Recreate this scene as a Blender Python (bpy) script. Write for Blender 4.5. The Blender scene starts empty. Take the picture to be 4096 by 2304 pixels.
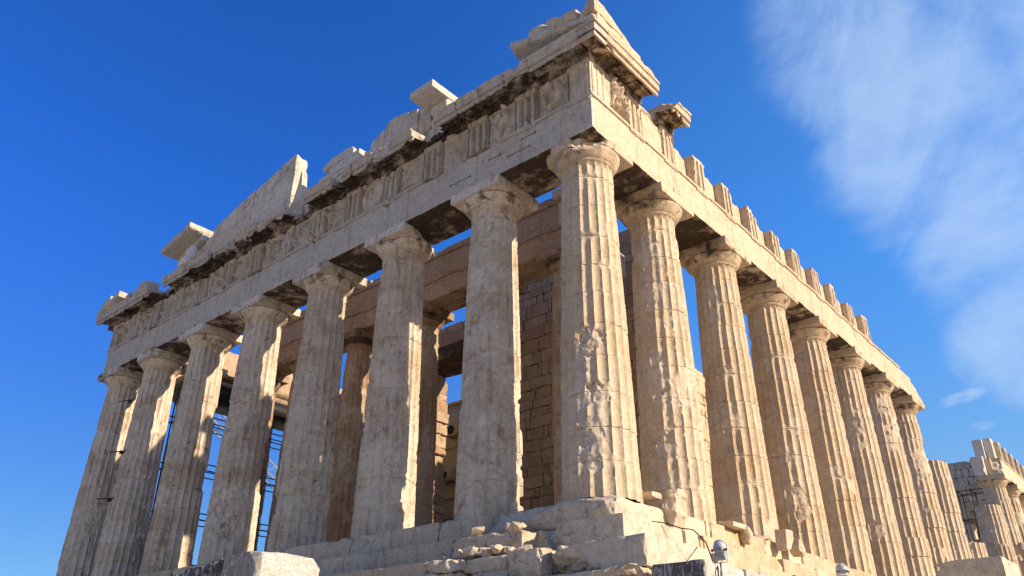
import bpy, math, random
import numpy as np
from mathutils import Vector, Matrix

# ------------------------------------------------------------------ camera
sc = bpy.context.scene
CAM = (10.874, -16.0516, -4.1265)
yaw, pit, roll = -0.709189, 0.478860, 0.005443
cam = bpy.data.cameras.new('camera'); camo = bpy.data.objects.new('camera', cam)
sc.collection.objects.link(camo)
fwd = Vector((math.sin(yaw) * math.cos(pit), math.cos(yaw) * math.cos(pit), math.sin(pit)))
rgt = fwd.cross(Vector((0, 0, 1))).normalized(); upv = rgt.cross(fwd)
r2 = rgt * math.cos(roll) + upv * math.sin(roll); u2 = -rgt * math.sin(roll) + upv * math.cos(roll)
M = Matrix((r2, u2, -fwd)).transposed().to_4x4(); M.translation = Vector(CAM)
camo.matrix_world = M
cam.sensor_width = 36.0; cam.lens = 36.0 * 3158.02 / 4096; cam.clip_start = 0.1; cam.clip_end = 3000
sc.camera = camo

# ------------------------------------------------------------------ light
SUN_EL = math.radians(22.5); SUN_AZ = math.radians(14.5)      # azimuth measured from +x (south) towards +y (east)
sdir = Vector((math.cos(SUN_EL) * math.cos(SUN_AZ), math.cos(SUN_EL) * math.sin(SUN_AZ), math.sin(SUN_EL)))
sl = bpy.data.lights.new('sun', 'SUN'); sl.energy = 5.0; sl.angle = math.radians(0.5); sl.color = (1.0, 0.80, 0.565)
slo = bpy.data.objects.new('sun', sl); sc.collection.objects.link(slo)
slo.rotation_euler = sdir.to_track_quat('Z', 'Y').to_euler(); slo.location = (20, 0, 30)

world = bpy.data.worlds.new('World'); sc.world = world; world.use_nodes = True
nt = world.node_tree; nt.nodes.clear()
def N(t, typ, **kw):
    n = t.nodes.new(typ)
    for k, v in kw.items():
        setattr(n, k, v)
    return n
def L(t, a, b): t.links.new(a, b)
def setin(n, **kw):
    for k, v in kw.items(): n.inputs[k.replace('_', ' ')].default_value = v
sky = N(nt, 'ShaderNodeTexSky', sky_type='NISHITA'); sky.sun_disc = False
sky.sun_elevation = SUN_EL; sky.sun_rotation = math.pi / 2 - SUN_AZ
sky.altitude = 150; sky.air_density = 1.0; sky.dust_density = 0.3; sky.ozone_density = 2.5
bg = N(nt, 'ShaderNodeBackground'); bg.inputs['Strength'].default_value = 0.13
out = N(nt, 'ShaderNodeOutputWorld')
tc = N(nt, 'ShaderNodeTexCoord')
# wispy clouds high in the north-eastern sky: patches round a few directions, torn by stretched noise
def math_(t, op, a, b=None, c=None):
    n = N(t, 'ShaderNodeMath', operation=op)
    for i, v in enumerate((a, b, c)):
        if v is None: continue
        if hasattr(v, 'links'): L(t, v, n.inputs[i])
        else: n.inputs[i].default_value = v
    return n.outputs[0]
GEN = tc.outputs['Generated']
def dot_(v):
    n = N(nt, 'ShaderNodeVectorMath', operation='DOT_PRODUCT'); L(nt, GEN, n.inputs[0]); n.inputs[1].default_value = Vector(v); return n.outputs['Value']
def mrange(v, a, b, lo=0.0, hi=1.0, typ='SMOOTHSTEP'):
    m = N(nt, 'ShaderNodeMapRange', interpolation_type=typ); L(nt, v, m.inputs['Value'])
    for k, q in (('From Min', a), ('From Max', b), ('To Min', lo), ('To Max', hi)): m.inputs[k].default_value = q
    return m.outputs[0]
# cirrus fibres: fine across, long along one direction of the sky
FIB = Vector((0.586, 0.535, 0.609)); PER = Vector((-0.73, -0.03, 0.68)); 
cmb = N(nt, 'ShaderNodeCombineXYZ'); L(nt, math_(nt, 'MULTIPLY', dot_(FIB), 3.0), cmb.inputs[0]); L(nt, math_(nt, 'MULTIPLY', dot_(PER), 7.0), cmb.inputs[1]); L(nt, math_(nt, 'MULTIPLY', dot_((-.2, .9, .3)), 3.0), cmb.inputs[2])
cn = N(nt, 'ShaderNodeTexNoise'); setin(cn, Scale=1.5, Detail=6.0, Roughness=0.55, Distortion=0.7); L(nt, cmb.outputs[0], cn.inputs['Vector'])
cn2 = N(nt, 'ShaderNodeTexNoise'); setin(cn2, Scale=4.5, Detail=8.0, Roughness=0.62, Distortion=0.8); L(nt, GEN, cn2.inputs['Vector'])
cn3 = N(nt, 'ShaderNodeTexNoise'); setin(cn3, Scale=22.0, Detail=6.0, Roughness=0.6, Distortion=0.5)
cm3 = N(nt, 'ShaderNodeCombineXYZ')
for k, (v, f_) in enumerate((((.82, .1, .5), .45), ((-.2, .3, .9), 1.3), ((.1, .9, -.2), .5))): L(nt, math_(nt, 'MULTIPLY', dot_(v), f_), cm3.inputs[k])
L(nt, cm3.outputs[0], cn3.inputs['Vector'])
def blobmask(bl):
    m = None
    for d, c1, c0, w in bl:
        v = mrange(dot_(Vector(d).normalized()), c0, c1, 0, w, 'SMOOTHERSTEP'); m = v if m is None else math_(nt, 'MAXIMUM', m, v)
    return m
big = blobmask([((-0.000, 0.735, 0.678), 0.990, 0.958, .95), ((-0.040, 0.84, 0.54), 0.9965, 0.974, 0.9), ((-0.065, 0.905, 0.42), 0.9990, 0.990, 0.7), ((-0.090, 0.935, 0.343), 0.9996, 0.9955, 1.0)])
def ellipse(d, wa, wb, w, tilt=.22):      # flat little cloud: wide along the horizon, thin upwards
    d = Vector(d).normalized(); e1 = d.cross(Vector((0, 0, 1))).normalized(); e2 = e1.cross(d)
    f1 = e1 * math.cos(tilt) + e2 * math.sin(tilt); f2 = -e1 * math.sin(tilt) + e2 * math.cos(tilt)
    q = math_(nt, 'ADD', math_(nt, 'POWER', math_(nt, 'DIVIDE', dot_(f1), wa), 2), math_(nt, 'POWER', math_(nt, 'DIVIDE', dot_(f2), wb), 2))
    front = mrange(dot_(d), .9, .95)
    return math_(nt, 'MULTIPLY', math_(nt, 'MULTIPLY', mrange(q, 1.0, 0.0, 0, 1), front), w)
small = math_(nt, 'MAXIMUM', ellipse((-0.1596, 0.9425, 0.2936), .040, .0105, .85, .18), ellipse((-0.150, 0.9534, 0.2618), .021, .0095, .8, .1))
nn = math_(nt, 'ADD', math_(nt, 'MULTIPLY', cn.outputs['Fac'], 0.35), math_(nt, 'ADD', math_(nt, 'MULTIPLY', cn2.outputs['Fac'], 0.45), math_(nt, 'MULTIPLY', cn3.outputs['Fac'], 0.20)))
denb = math_(nt, 'ADD', big, math_(nt, 'MULTIPLY', math_(nt, 'SUBTRACT', nn, 0.5), 5.0))
dens = math_(nt, 'ADD', small, math_(nt, 'MULTIPLY', math_(nt, 'SUBTRACT', cn3.outputs['Fac'], 0.5), 3.2))
fb = math_(nt, 'MULTIPLY', mrange(denb, -0.05, 1.7), mrange(big, 0, .5))
fs = math_(nt, 'MULTIPLY', mrange(dens, 0.15, 1.3), mrange(small, .05, .6))
fac = math_(nt, 'MULTIPLY', math_(nt, 'MAXIMUM', fb, math_(nt, 'MULTIPLY', fs, 1.0)), 0.80)
# sky tinted deeper blue on the viewed side, the rest left lighter as fill
deep = mrange(dot_(Vector((-.62, .68, .38)).normalized()), -.35, .55)
mulc = N(nt, 'ShaderNodeMixRGB'); L(nt, deep, mulc.inputs['Fac']); mulc.inputs['Color1'].default_value = (.84, .80, .80, 1); mulc.inputs['Color2'].default_value = (.56, .90, 1.33, 1)
hz = N(nt, 'ShaderNodeMixRGB'); L(nt, mrange(dot_((0, 0, 1)), .08, .55), hz.inputs['Fac']); hz.inputs['Color1'].default_value = (.70, .64, .60, 1); hz.inputs['Color2'].default_value = (.40, .78, 1.12, 1)
m1 = N(nt, 'ShaderNodeMixRGB', blend_type='MULTIPLY'); m1.inputs['Fac'].default_value = 1; L(nt, sky.outputs[0], m1.inputs['Color1']); L(nt, mulc.outputs[0], m1.inputs['Color2'])
m2 = N(nt, 'ShaderNodeMixRGB', blend_type='MULTIPLY'); m2.inputs['Fac'].default_value = 1; L(nt, m1.outputs[0], m2.inputs['Color1']); L(nt, hz.outputs[0], m2.inputs['Color2'])
ea = N(nt, 'ShaderNodeMixRGB'); L(nt, mrange(dot_(Vector((.1, .97, .2)).normalized()), .55, .93), ea.inputs['Fac']); ea.inputs['Color1'].default_value = (1, 1, 1, 1); ea.inputs['Color2'].default_value = (1.85, 1.5, 1.15, 1)
we = N(nt, 'ShaderNodeMixRGB'); L(nt, mrange(dot_(Vector((-.9, 0, .45)).normalized()), .55, 1.0), we.inputs['Fac']); we.inputs['Color1'].default_value = (1, 1, 1, 1); we.inputs['Color2'].default_value = (.60, .70, .80, 1)
m4 = N(nt, 'ShaderNodeMixRGB', blend_type='MULTIPLY'); m4.inputs['Fac'].default_value = 1; L(nt, m2.outputs[0], m4.inputs['Color1']); L(nt, we.outputs[0], m4.inputs['Color2'])
m3 = N(nt, 'ShaderNodeMixRGB', blend_type='MULTIPLY'); m3.inputs['Fac'].default_value = 1; L(nt, m4.outputs[0], m3.inputs['Color1']); L(nt, ea.outputs[0], m3.inputs['Color2'])
cmix = N(nt, 'ShaderNodeMixRGB'); L(nt, fac, cmix.inputs['Fac']); L(nt, m3.outputs[0], cmix.inputs['Color1']); cmix.inputs['Color2'].default_value = (2.7, 3.7, 5.3, 1)
L(nt, cmix.outputs[0], bg.inputs['Color']); L(nt, bg.outputs[0], out.inputs['Surface'])

sc.view_settings.view_transform = 'Standard'; sc.view_settings.look = 'None'
sc.view_settings.exposure = 0.48; sc.view_settings.gamma = 1.0; sc.view_settings.use_curve_mapping = False
try:
    sc.cycles.max_bounces = 6; sc.cycles.diffuse_bounces = 4
except Exception: pass

# ------------------------------------------------------------------ noise
def _hash(i, j, k, seed):
    n = (i * 73856093) ^ (j * 19349663) ^ (k * 83492791) ^ (seed * 668265263 + 374761393)
    n &= 0xffffffff; n = ((n ^ (n >> 13)) * 1274126177) & 0xffffffff
    n = ((n ^ (n >> 16)) * 2246822519) & 0xffffffff
    return ((n ^ (n >> 15)) & 0xffff) / 65535.0
def vnoise(p, seed=0):
    i = np.floor(p).astype(np.int64); f = p - i; u = f * f * f * (f * (f * 6 - 15) + 10)
    r = 0
    for a in (0, 1):
        wa = u[:, 0] if a else 1 - u[:, 0]
        for b in (0, 1):
            wb = u[:, 1] if b else 1 - u[:, 1]
            for c in (0, 1):
                wc = u[:, 2] if c else 1 - u[:, 2]
                r = r + wa * wb * wc * _hash(i[:, 0] + a, i[:, 1] + b, i[:, 2] + c, seed)
    return r * 2 - 1
def fbm(p, scale=1.0, oct=3, seed=0, rough=0.5):
    if not np.isscalar(scale): q = p * np.array(scale, float)
    else: q = p * scale
    a = 1.0; s = 0; t = 0
    for o in range(oct):
        s = s + a * vnoise(q + 17.3 * o, seed + o); t += a; a *= rough; q = q * 2.03
    return s / t * 1.5
def facet(p, scale, seed=0):
    """piecewise planar relief: every voronoi cell has its own tilted plane"""
    q = p * scale; i = np.floor(q).astype(np.int64); best = np.full(len(p), 9e9); val = np.zeros(len(p))
    for a in (-1, 0, 1):
        for b in (-1, 0, 1):
            for c in (-1, 0, 1):
                I = i[:, 0] + a; J = i[:, 1] + b; K = i[:, 2] + c
                cx = I + _hash(I, J, K, seed); cy = J + _hash(I, J, K, seed + 1); cz = K + _hash(I, J, K, seed + 2)
                dx = q[:, 0] - cx; dy = q[:, 1] - cy; dz = q[:, 2] - cz
                d = dx * dx + dy * dy + dz * dz
                v = (dx * (_hash(I, J, K, seed + 3) - .5) + dy * (_hash(I, J, K, seed + 4) - .5) + dz * (_hash(I, J, K, seed + 5) - .5)) * 2 + (_hash(I, J, K, seed + 6) - .5) * .8
                m = d < best; best[m] = d[m]; val[m] = v[m]
    return val
def sstep(a, b, x):
    t = np.clip((x - a) / (b - a), 0, 1); return t * t * (3 - 2 * t)

# ------------------------------------------------------------------ mesh accumulation
class Geo:
    def __init__(s): s.V = []; s.F = []; s.C = []; s.n = 0
    def add(s, V, F, C=None):
        V = np.asarray(V, float)
        if C is None: C = (0.5, 0, 0, 0)
        C = np.asarray(C, float)
        if C.ndim == 1: C = np.tile(C, (len(V), 1))
        s.V.append(V); s.C.append(C)
        if isinstance(F, np.ndarray): s.F.append(F + s.n)
        else: s.F.append([[i + s.n for i in f] for f in F])
        s.n += len(V); return s
    def build(s, name, mat, parent=None, smooth=True, angle=40):
        V = np.concatenate(s.V); C = np.concatenate(s.C)
        ln = []; idx = []
        for f in s.F:
            if isinstance(f, np.ndarray): idx.append(f.ravel()); ln.append(np.full(len(f), f.shape[1]))
            else:
                for g in f: idx.append(np.array(g)); ln.append(np.array([len(g)]))
        idx = np.concatenate(idx).astype(np.int32); ln = np.concatenate(ln).astype(np.int32)
        me = bpy.data.meshes.new(name)
        me.vertices.add(len(V)); me.vertices.foreach_set('co', V.astype(np.float32).ravel())
        me.loops.add(len(idx)); me.loops.foreach_set('vertex_index', idx)
        me.polygons.add(len(ln)); st = np.concatenate(([0], np.cumsum(ln)[:-1])).astype(np.int32)
        me.polygons.foreach_set('loop_start', st); me.polygons.foreach_set('loop_total', ln)
        me.update(calc_edges=True); me.validate()
        at = me.attributes.new('surf', 'FLOAT_COLOR', 'POINT'); at.data.foreach_set('color', C.astype(np.float32).ravel())
        if smooth:
            me.polygons.foreach_set('use_smooth', np.ones(len(me.polygons), bool))
            if angle is not None:
                try: me.set_sharp_from_angle(angle=math.radians(angle))
                except Exception: pass
        me.materials.append(mat)
        o = bpy.data.objects.new(name, me); sc.collection.objects.link(o)
        if parent is not None: o.parent = parent
        return o
def tag(o, label=None, cat=None, group=None, kind=None):
    if label: o['label'] = label
    if cat: o['category'] = cat
    if group: o['group'] = group
    if kind: o['kind'] = kind
    return o
def empty(name, label=None, cat=None, loc=(0, 0, 0), group=None, parent=None):
    o = bpy.data.objects.new(name, None); sc.collection.objects.link(o); o.location = loc
    if parent is not None: o.parent = parent
    return tag(o, label, cat, group)
def reorigin(o, loc):
    """move a mesh object's origin to loc, leaving the mesh where it is"""
    loc = Vector(loc); o.data.transform(Matrix.Translation(-loc)); o.location = loc; return o

def gridbox(lo, hi, res):
    lo = np.array(lo, float); hi = np.array(hi, float)
    if np.isscalar(res): res = (res,) * 3
    n = [max(1, int(math.ceil((hi[i] - lo[i]) / res[i]))) for i in range(3)]
    P = []; Q = []; base = 0
    for ax in range(3):
        a, b = (ax + 1) % 3, (ax + 2) % 3
        for side in (0, 1):
            I, J = np.meshgrid(np.arange(n[a] + 1), np.arange(n[b] + 1), indexing='ij')
            c = np.zeros((I.size, 3), np.int64); c[:, a] = I.ravel(); c[:, b] = J.ravel(); c[:, ax] = n[ax] * side
            k = np.arange(I.size).reshape(I.shape)
            q = np.stack([k[:-1, :-1], k[1:, :-1], k[1:, 1:], k[:-1, 1:]], -1).reshape(-1, 4)
            if side == 0: q = q[:, ::-1]
            P.append(c); Q.append(q + base); base += len(c)
    P = np.concatenate(P); Q = np.concatenate(Q)
    U, inv = np.unique(P, axis=0, return_inverse=True); inv = inv.reshape(-1)
    return lo + U / np.array(n) * (hi - lo), inv[Q]

RS = random.Random(5)
def rough(V, lo, hi, rr=.02, chip=.05, amp=.006, seed=0, f=2.5, cuts=(), bias=.25):
    """round and chip the edges of the box lo..hi, roughen its faces, then cut broken planes"""
    lo = np.array(lo, float); hi = np.array(hi, float); hs = (hi - lo) / 2; c = (hi + lo) / 2
    n = fbm(V, f, 3, seed)
    r = rr + chip * np.clip(n - bias, 0, 1) * 2
    r = np.minimum(r, hs.min() * .85)[:, None]
    q = np.clip(V, lo + r, hi - r); d = V - q; dl = np.linalg.norm(d, axis=1, keepdims=True) + 1e-9
    nd = d / dl; W = q + nd * r
    W = W + nd * (amp * (fbm(V, 5, 3, seed + 7) + .8 * fbm(V, 1.2, 2, seed + 9)))[:, None]
    wear = np.clip((r[:, 0] - rr * 1.5) / (chip + 1e-6), 0, 1) * (dl[:, 0] > 0) * .0
    for cu in cuts:
        pt, nv, rg = cu[:3]; nv = np.array(nv, float); nv /= np.linalg.norm(nv)
        s = (W - np.array(pt)) @ nv
        t = rg * (.7 * facet(V, 2.6, seed + 20) + .6 * fbm(V, 3.2, 3, seed + 31))
        m = s > t
        wear = np.where(m, np.maximum(wear, .8), wear)
        W = np.where(m[:, None], W - nv * (s - t)[:, None], W)
    return W, wear
def block(g, lo, hi, res=.08, rr=.015, chip=.04, amp=.005, seed=None, cuts=(), tint=None, crust=0, white=0, f=2.5, fn=None, xf=None, bias=.25, wearall=0):
    seed = RS.randrange(9999) if seed is None else seed
    tint = RS.uniform(.2, .8) if tint is None else tint
    lo = np.minimum(lo, hi); hi = np.maximum(lo, np.array(hi, float)) if False else np.maximum(np.array(hi, float), lo)
    V, F = gridbox(lo, hi, res)
    W, wear = rough(V, lo, hi, rr, chip, amp, seed, f, cuts, bias)
    if fn is not None: W = fn(V, W)
    if xf is not None: W = xf(W)
    C = np.zeros((len(V), 4)); C[:, 0] = tint; C[:, 1] = np.maximum(wear, wearall); C[:, 3] = white
    C[:, 2] = crust if not callable(crust) else crust(V)
    g.add(W, F, C); return g

def cubesphere(n):
    V, F = gridbox((-1, -1, -1), (1, 1, 1), 2.0 / n); return V, F
def rock(g, c, size, seed, n=14, cutsn=12, rot=0.0, tilt=0.0, tint=.5, amp=.05, boxy=.6, white=0, crust=0, wear=.5):
    V, F = cubesphere(n); L_ = np.linalg.norm(V, axis=1, keepdims=True)
    S = V / L_; P = S * (1 - boxy) + V * boxy * .8
    rg = np.random.RandomState(seed)
    for k in range(cutsn):
        nv = rg.normal(size=3); nv /= np.linalg.norm(nv); d = rg.uniform(.62, .92)
        s = P @ nv - d; m = s > 0; P = np.where(m[:, None], P - nv * s[:, None], P)
    size = np.array(size, float)
    W = P * size / 2 * 1.15
    W = W * (1 + (amp * fbm(P * 1.0 + seed, 2.0, 3, seed))[:, None]) + S * (amp * size.min() * .35 * facet(W + seed, 3.0 / max(size.mean(), .2), seed))[:, None]
    ca, sa = math.cos(rot), math.sin(rot); ct, st = math.cos(tilt), math.sin(tilt)
    R1 = np.array([[1, 0, 0], [0, ct, -st], [0, st, ct]]); R2 = np.array([[ca, -sa, 0], [sa, ca, 0], [0, 0, 1]])
    W = W @ (R2 @ R1).T + np.array(c)
    C = np.zeros((len(W), 4)); C[:] = (tint, wear, crust, white)
    g.add(W, F, C); return g

def cyl(g, a, b, r, seg=8, col=(.5, 0, 0, 0), r1=None):
    a = Vector(a); b = Vector(b); d = (b - a).normalized(); r1 = r if r1 is None else r1
    s = d.cross(Vector((0, 0, 1)))
    if s.length < 1e-3: s = Vector((1, 0, 0))
    s.normalize(); t = d.cross(s); V = []
    for e, rad in ((a, r), (b, r1)):
        for k in range(seg):
            an = 2 * math.pi * k / seg; V.append(e + s * (math.cos(an) * rad) + t * (math.sin(an) * rad))
    F = [[k, k + seg, (k + 1) % seg + seg, (k + 1) % seg] for k in range(seg)]
    F += [list(range(seg)), list(range(2 * seg - 1, seg - 1, -1))]
    g.add([tuple(v) for v in V], F, col); return g
def tube(g, pts, r, seg=8, col=(.5, 0, 0, 0)):
    for a, b in zip(pts[:-1], pts[1:]): cyl(g, a, b, r, seg, col)
    return g

# ------------------------------------------------------------------ materials
def new_mat(name, rough_=.8, metallic=0.0):
    m = bpy.data.materials.new(name); m.use_nodes = True; t = m.node_tree; t.nodes.clear()
    o = N(t, 'ShaderNodeOutputMaterial'); b = N(t, 'ShaderNodeBsdfPrincipled'); L(t, b.outputs[0], o.inputs[0])
    b.inputs['Roughness'].default_value = rough_; b.inputs['Metallic'].default_value = metallic
    b.inputs['Specular IOR Level'].default_value = 0.25
    return m, t, b
def noise(t, vec, scale, detail=4, rough_=.55, dist=0.0, mscale=None, typ='Fac'):
    if mscale is not None:
        mp = N(t, 'ShaderNodeMapping'); L(t, vec, mp.inputs['Vector']); mp.inputs['Scale'].default_value = mscale; vec = mp.outputs[0]
    n = N(t, 'ShaderNodeTexNoise'); setin(n, Scale=scale, Detail=float(detail), Roughness=rough_, Distortion=dist); L(t, vec, n.inputs['Vector']); return n.outputs[typ]
def ramp(t, v, a, b, lo=0.0, hi=1.0, smooth=True):
    m = N(t, 'ShaderNodeMapRange', interpolation_type='SMOOTHSTEP' if smooth else 'LINEAR')
    L(t, v, m.inputs['Value']); m.inputs['From Min'].default_value = a; m.inputs['From Max'].default_value = b
    m.inputs['To Min'].default_value = lo; m.inputs['To Max'].default_value = hi; return m.outputs[0]
def mix(t, f, a, b, mode='MIX'):
    m = N(t, 'ShaderNodeMixRGB', blend_type=mode)
    for i, v in (('Fac', f), ('Color1', a), ('Color2', b)):
        if hasattr(v, 'links'): L(t, v, m.inputs[i])
        elif i == 'Fac': m.inputs[i].default_value = v
        else: m.inputs[i].default_value = (*v, 1)
    return m.outputs[0]

def marble(name, base, warm, grey, white=(.74, .70, .62), patina=.5, crackw=.5, bump=1.0):
    m, t, b = new_mat(name, .75)
    g = N(t, 'ShaderNodeNewGeometry'); P = g.outputs['Position']
    at = N(t, 'ShaderNodeAttribute', attribute_name='surf'); sp = N(t, 'ShaderNodeSeparateColor'); L(t, at.outputs['Color'], sp.inputs[0])
    tint, wear, crust, wh = sp.outputs[0], sp.outputs[1], sp.outputs[2], at.outputs['Alpha']
    n1 = noise(t, P, .55, 5, .6, .6); n2 = noise(t, P, 2.2, 6, .62, .5); n3 = noise(t, P, 9, 5, .6)
    n4 = noise(t, P, 2.6, 5, .6, .3, (1.6, 1.6, .22)); n5 = noise(t, P, 30, 3, .6)
    n6 = noise(t, P, 1.6, 6, .65, 1.2, (1, 1, 3.2))
    v = math_(t, 'ADD', math_(t, 'MULTIPLY', n1, .8), math_(t, 'MULTIPLY', tint, .35))
    c = mix(t, ramp(t, v, .42, .78), base, warm)
    c = mix(t, ramp(t, math_(t, 'SUBTRACT', n2, math_(t, 'MULTIPLY', tint, .2)), .36, .62, 0, .55), c, grey)
    # reddish-ochre patina in blotches and thin bedding veins of the stone
    c = mix(t, math_(t, 'MULTIPLY', ramp(t, n2, .56, .70), patina), c, (.42, .25, .13))
    c = mix(t, ramp(t, n6, .60, .74, 0, .30), c, (.34, .27, .21))
    # water streaks
    c = mix(t, ramp(t, n4, .54, .70, 0, .55 * (patina + .4)), c, (.27, .20, .145))
    c = mix(t, ramp(t, noise(t, P, .9, 4, .6, 1.0), .52, .66, 0, .35 * patina + .15), c, (.40, .31, .21))
    # fresh broken surfaces
    c = mix(t, math_(t, 'MULTIPLY', wear, ramp(t, n3, .3, .65, .3, .85)), c, (.60, .54, .46))
    # black lichen specks
    c = mix(t, math_(t, 'MULTIPLY', ramp(t, n3, .64, .76), ramp(t, n1, .42, .62, 0, .6)), c, (.13, .11, .09))
    c = mix(t, wh, c, white)
    # hard crust, and on undersides also shade painted into the colour
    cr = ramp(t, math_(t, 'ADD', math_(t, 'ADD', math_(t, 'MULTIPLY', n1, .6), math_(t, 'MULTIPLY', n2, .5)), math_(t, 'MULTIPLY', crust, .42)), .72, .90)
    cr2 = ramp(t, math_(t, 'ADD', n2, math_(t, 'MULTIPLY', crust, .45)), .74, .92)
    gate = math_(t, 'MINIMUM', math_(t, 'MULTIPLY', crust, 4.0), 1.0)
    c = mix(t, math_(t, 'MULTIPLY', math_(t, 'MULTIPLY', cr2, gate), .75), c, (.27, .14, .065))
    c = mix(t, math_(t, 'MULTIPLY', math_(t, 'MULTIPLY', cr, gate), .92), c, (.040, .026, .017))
    # hairline cracks
    vo = N(t, 'ShaderNodeTexVoronoi', feature='DISTANCE_TO_EDGE'); vo.inputs['Scale'].default_value = .85
    dis = N(t, 'ShaderNodeVectorMath', operation='MULTIPLY_ADD'); L(t, noise(t, P, 1.9, 5, .6, 0, None, 'Color'), dis.inputs[0]); dis.inputs[1].default_value = (.9, .9, .9); L(t, P, dis.inputs[2])
    L(t, dis.outputs[0], vo.inputs['Vector'])
    ck = math_(t, 'MULTIPLY', ramp(t, vo.outputs[0], .0, .012, 1, 0), ramp(t, n1, .47, .56, 0, crackw))
    c = mix(t, ck, c, (.12, .085, .06))
    vo2 = N(t, 'ShaderNodeTexVoronoi', feature='DISTANCE_TO_EDGE'); vo2.inputs['Scale'].default_value = 2.3
    dis2 = N(t, 'ShaderNodeVectorMath', operation='MULTIPLY_ADD'); L(t, noise(t, P, 4.5, 4, .6, 0, None, 'Color'), dis2.inputs[0]); dis2.inputs[1].default_value = (.55, .55, .55)
    mp2 = N(t, 'ShaderNodeMapping'); L(t, P, mp2.inputs['Vector']); mp2.inputs['Scale'].default_value = (.8, .8, 1.7); L(t, mp2.outputs[0], dis2.inputs[2]); L(t, dis2.outputs[0], vo2.inputs['Vector'])
    ck2 = math_(t, 'MULTIPLY', ramp(t, vo2.outputs[0], .0, .035, 1, 0), ramp(t, n2, .50, .62, 0, min(1.0, patina + crackw * .5)))
    c = mix(t, math_(t, 'MULTIPLY', ck2, .75), c, (.17, .12, .085))
    n7 = noise(t, P, 5.5, 5, .65, .8)
    c = mix(t, 1.0, c, mix(t, ramp(t, n7, .34, .64), (.88, .855, .83), (1.07, 1.07, 1.07)), 'MULTIPLY')
    c = mix(t, 1.0, c, mix(t, ramp(t, n5, .3, .7), (.88, .88, .88), (1.08, 1.08, 1.08)), 'MULTIPLY')
    L(t, c, b.inputs['Base Color'])
    h = math_(t, 'ADD', math_(t, 'MULTIPLY', n2, .9), math_(t, 'MULTIPLY', n3, .45))
    h = math_(t, 'ADD', h, math_(t, 'MULTIPLY', n5, .14)); h = math_(t, 'ADD', h, math_(t, 'MULTIPLY', n4, .35))
    h = math_(t, 'SUBTRACT', h, math_(t, 'MULTIPLY', math_(t, 'ADD', ck, math_(t, 'MULTIPLY', ck2, .8)), .35)); h = math_(t, 'ADD', h, math_(t, 'MULTIPLY', n7, .6))
    bp = N(t, 'ShaderNodeBump'); bp.inputs['Strength'].default_value = .55 * bump; bp.inputs['Distance'].default_value = .07
    L(t, h, bp.inputs['Height']); L(t, bp.outputs[0], b.inputs['Normal'])
    return m
M_SOUTH = marble('marble_golden', (.60, .49, .35), (.51, .37, .22), (.56, .485, .39), patina=.28, crackw=.5, bump=.9)
M_WEST = marble('marble_weathered', (.68, .61, .51), (.52, .42, .31), (.62, .585, .53), patina=.8, crackw=.5, bump=.75)
M_FRIEZE = marble('marble_frieze', (.58, .53, .46), (.46, .38, .29), (.53, .50, .46), patina=.95, crackw=.4, bump=1.3)
M_BEAM = marble('marble_beam', (.54, .495, .425), (.47, .41, .33), (.50, .48, .445), patina=.35, crackw=.45, bump=1.0)
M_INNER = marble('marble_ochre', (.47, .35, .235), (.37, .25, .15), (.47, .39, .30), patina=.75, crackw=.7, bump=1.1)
M_STEP = marble('marble_step', (.62, .53, .41), (.55, .44, .31), (.57, .51, .42), patina=.3, crackw=.7, bump=1.1)
M_NEW = marble('marble_clean', (.66, .62, .55), (.60, .55, .46), (.64, .61, .56), patina=.08, crackw=.2, bump=.5)
def limestone():
    m, t, b = new_mat('limestone', .9); g = N(t, 'ShaderNodeNewGeometry'); P = g.outputs['Position']
    at = N(t, 'ShaderNodeAttribute', attribute_name='surf'); sp = N(t, 'ShaderNodeSeparateColor'); L(t, at.outputs['Color'], sp.inputs[0])
    n1 = noise(t, P, 2.2, 6, .65, .4); n2 = noise(t, P, 14, 6, .7, .6); n3 = noise(t, P, 45, 4, .6); n4 = noise(t, P, 7, 6, .75, 1.0, (1.4, 1.4, .5))
    c = mix(t, ramp(t, n1, .35, .65), (.90, .87, .79), (.76, .72, .64))
    c = mix(t, ramp(t, n2, .60, .68, 0, .7), c, (.20, .18, .15))
    c = mix(t, math_(t, 'MULTIPLY', sp.outputs[2], ramp(t, n4, .38, .52)), c, (.065, .062, .06))
    L(t, c, b.inputs['Base Color'])
    h = math_(t, 'ADD', math_(t, 'MULTIPLY', ramp(t, n2, .35, .62, 1, 0), .8), math_(t, 'MULTIPLY', n3, .3))
    h = math_(t, 'ADD', h, math_(t, 'MULTIPLY', n4, .6))
    bp = N(t, 'ShaderNodeBump'); bp.inputs['Strength'].default_value = .9; bp.inputs['Distance'].default_value = .04
    L(t, h, bp.inputs['Height']); L(t, bp.outputs[0], b.inputs['Normal']); return m
M_LIME = limestone()
def plain(name, col, rough_=.5, metallic=0.0, vary=.12, scale=6):
    m, t, b = new_mat(name, rough_, metallic); tcn = N(t, 'ShaderNodeTexCoord')
    n = noise(t, tcn.outputs['Object'], scale, 4, .6)
    c = mix(t, ramp(t, n, .35, .65), tuple(x * (1 - vary) for x in col), tuple(min(1, x * (1 + vary)) for x in col)); L(t, c, b.inputs['Base Color'])
    L(t, ramp(t, n, .3, .7, max(0, rough_ - .1), min(1, rough_ + .1)), b.inputs['Roughness']); return m
M_STEEL = plain('galvanised_steel', (.16, .16, .17), .5, .6)
M_DARK = plain('dark_steel', (.03, .03, .032), .6, .3)
M_RUST = plain('old_iron', (.08, .06, .05), .8, .2)
M_CREAM = plain('cream_cladding', (.50, .42, .27), .6, 0, .05, 2)
M_LAMP = plain('lamp_housing', (.46, .47, .50), .45, .15, .1, 8)
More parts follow.
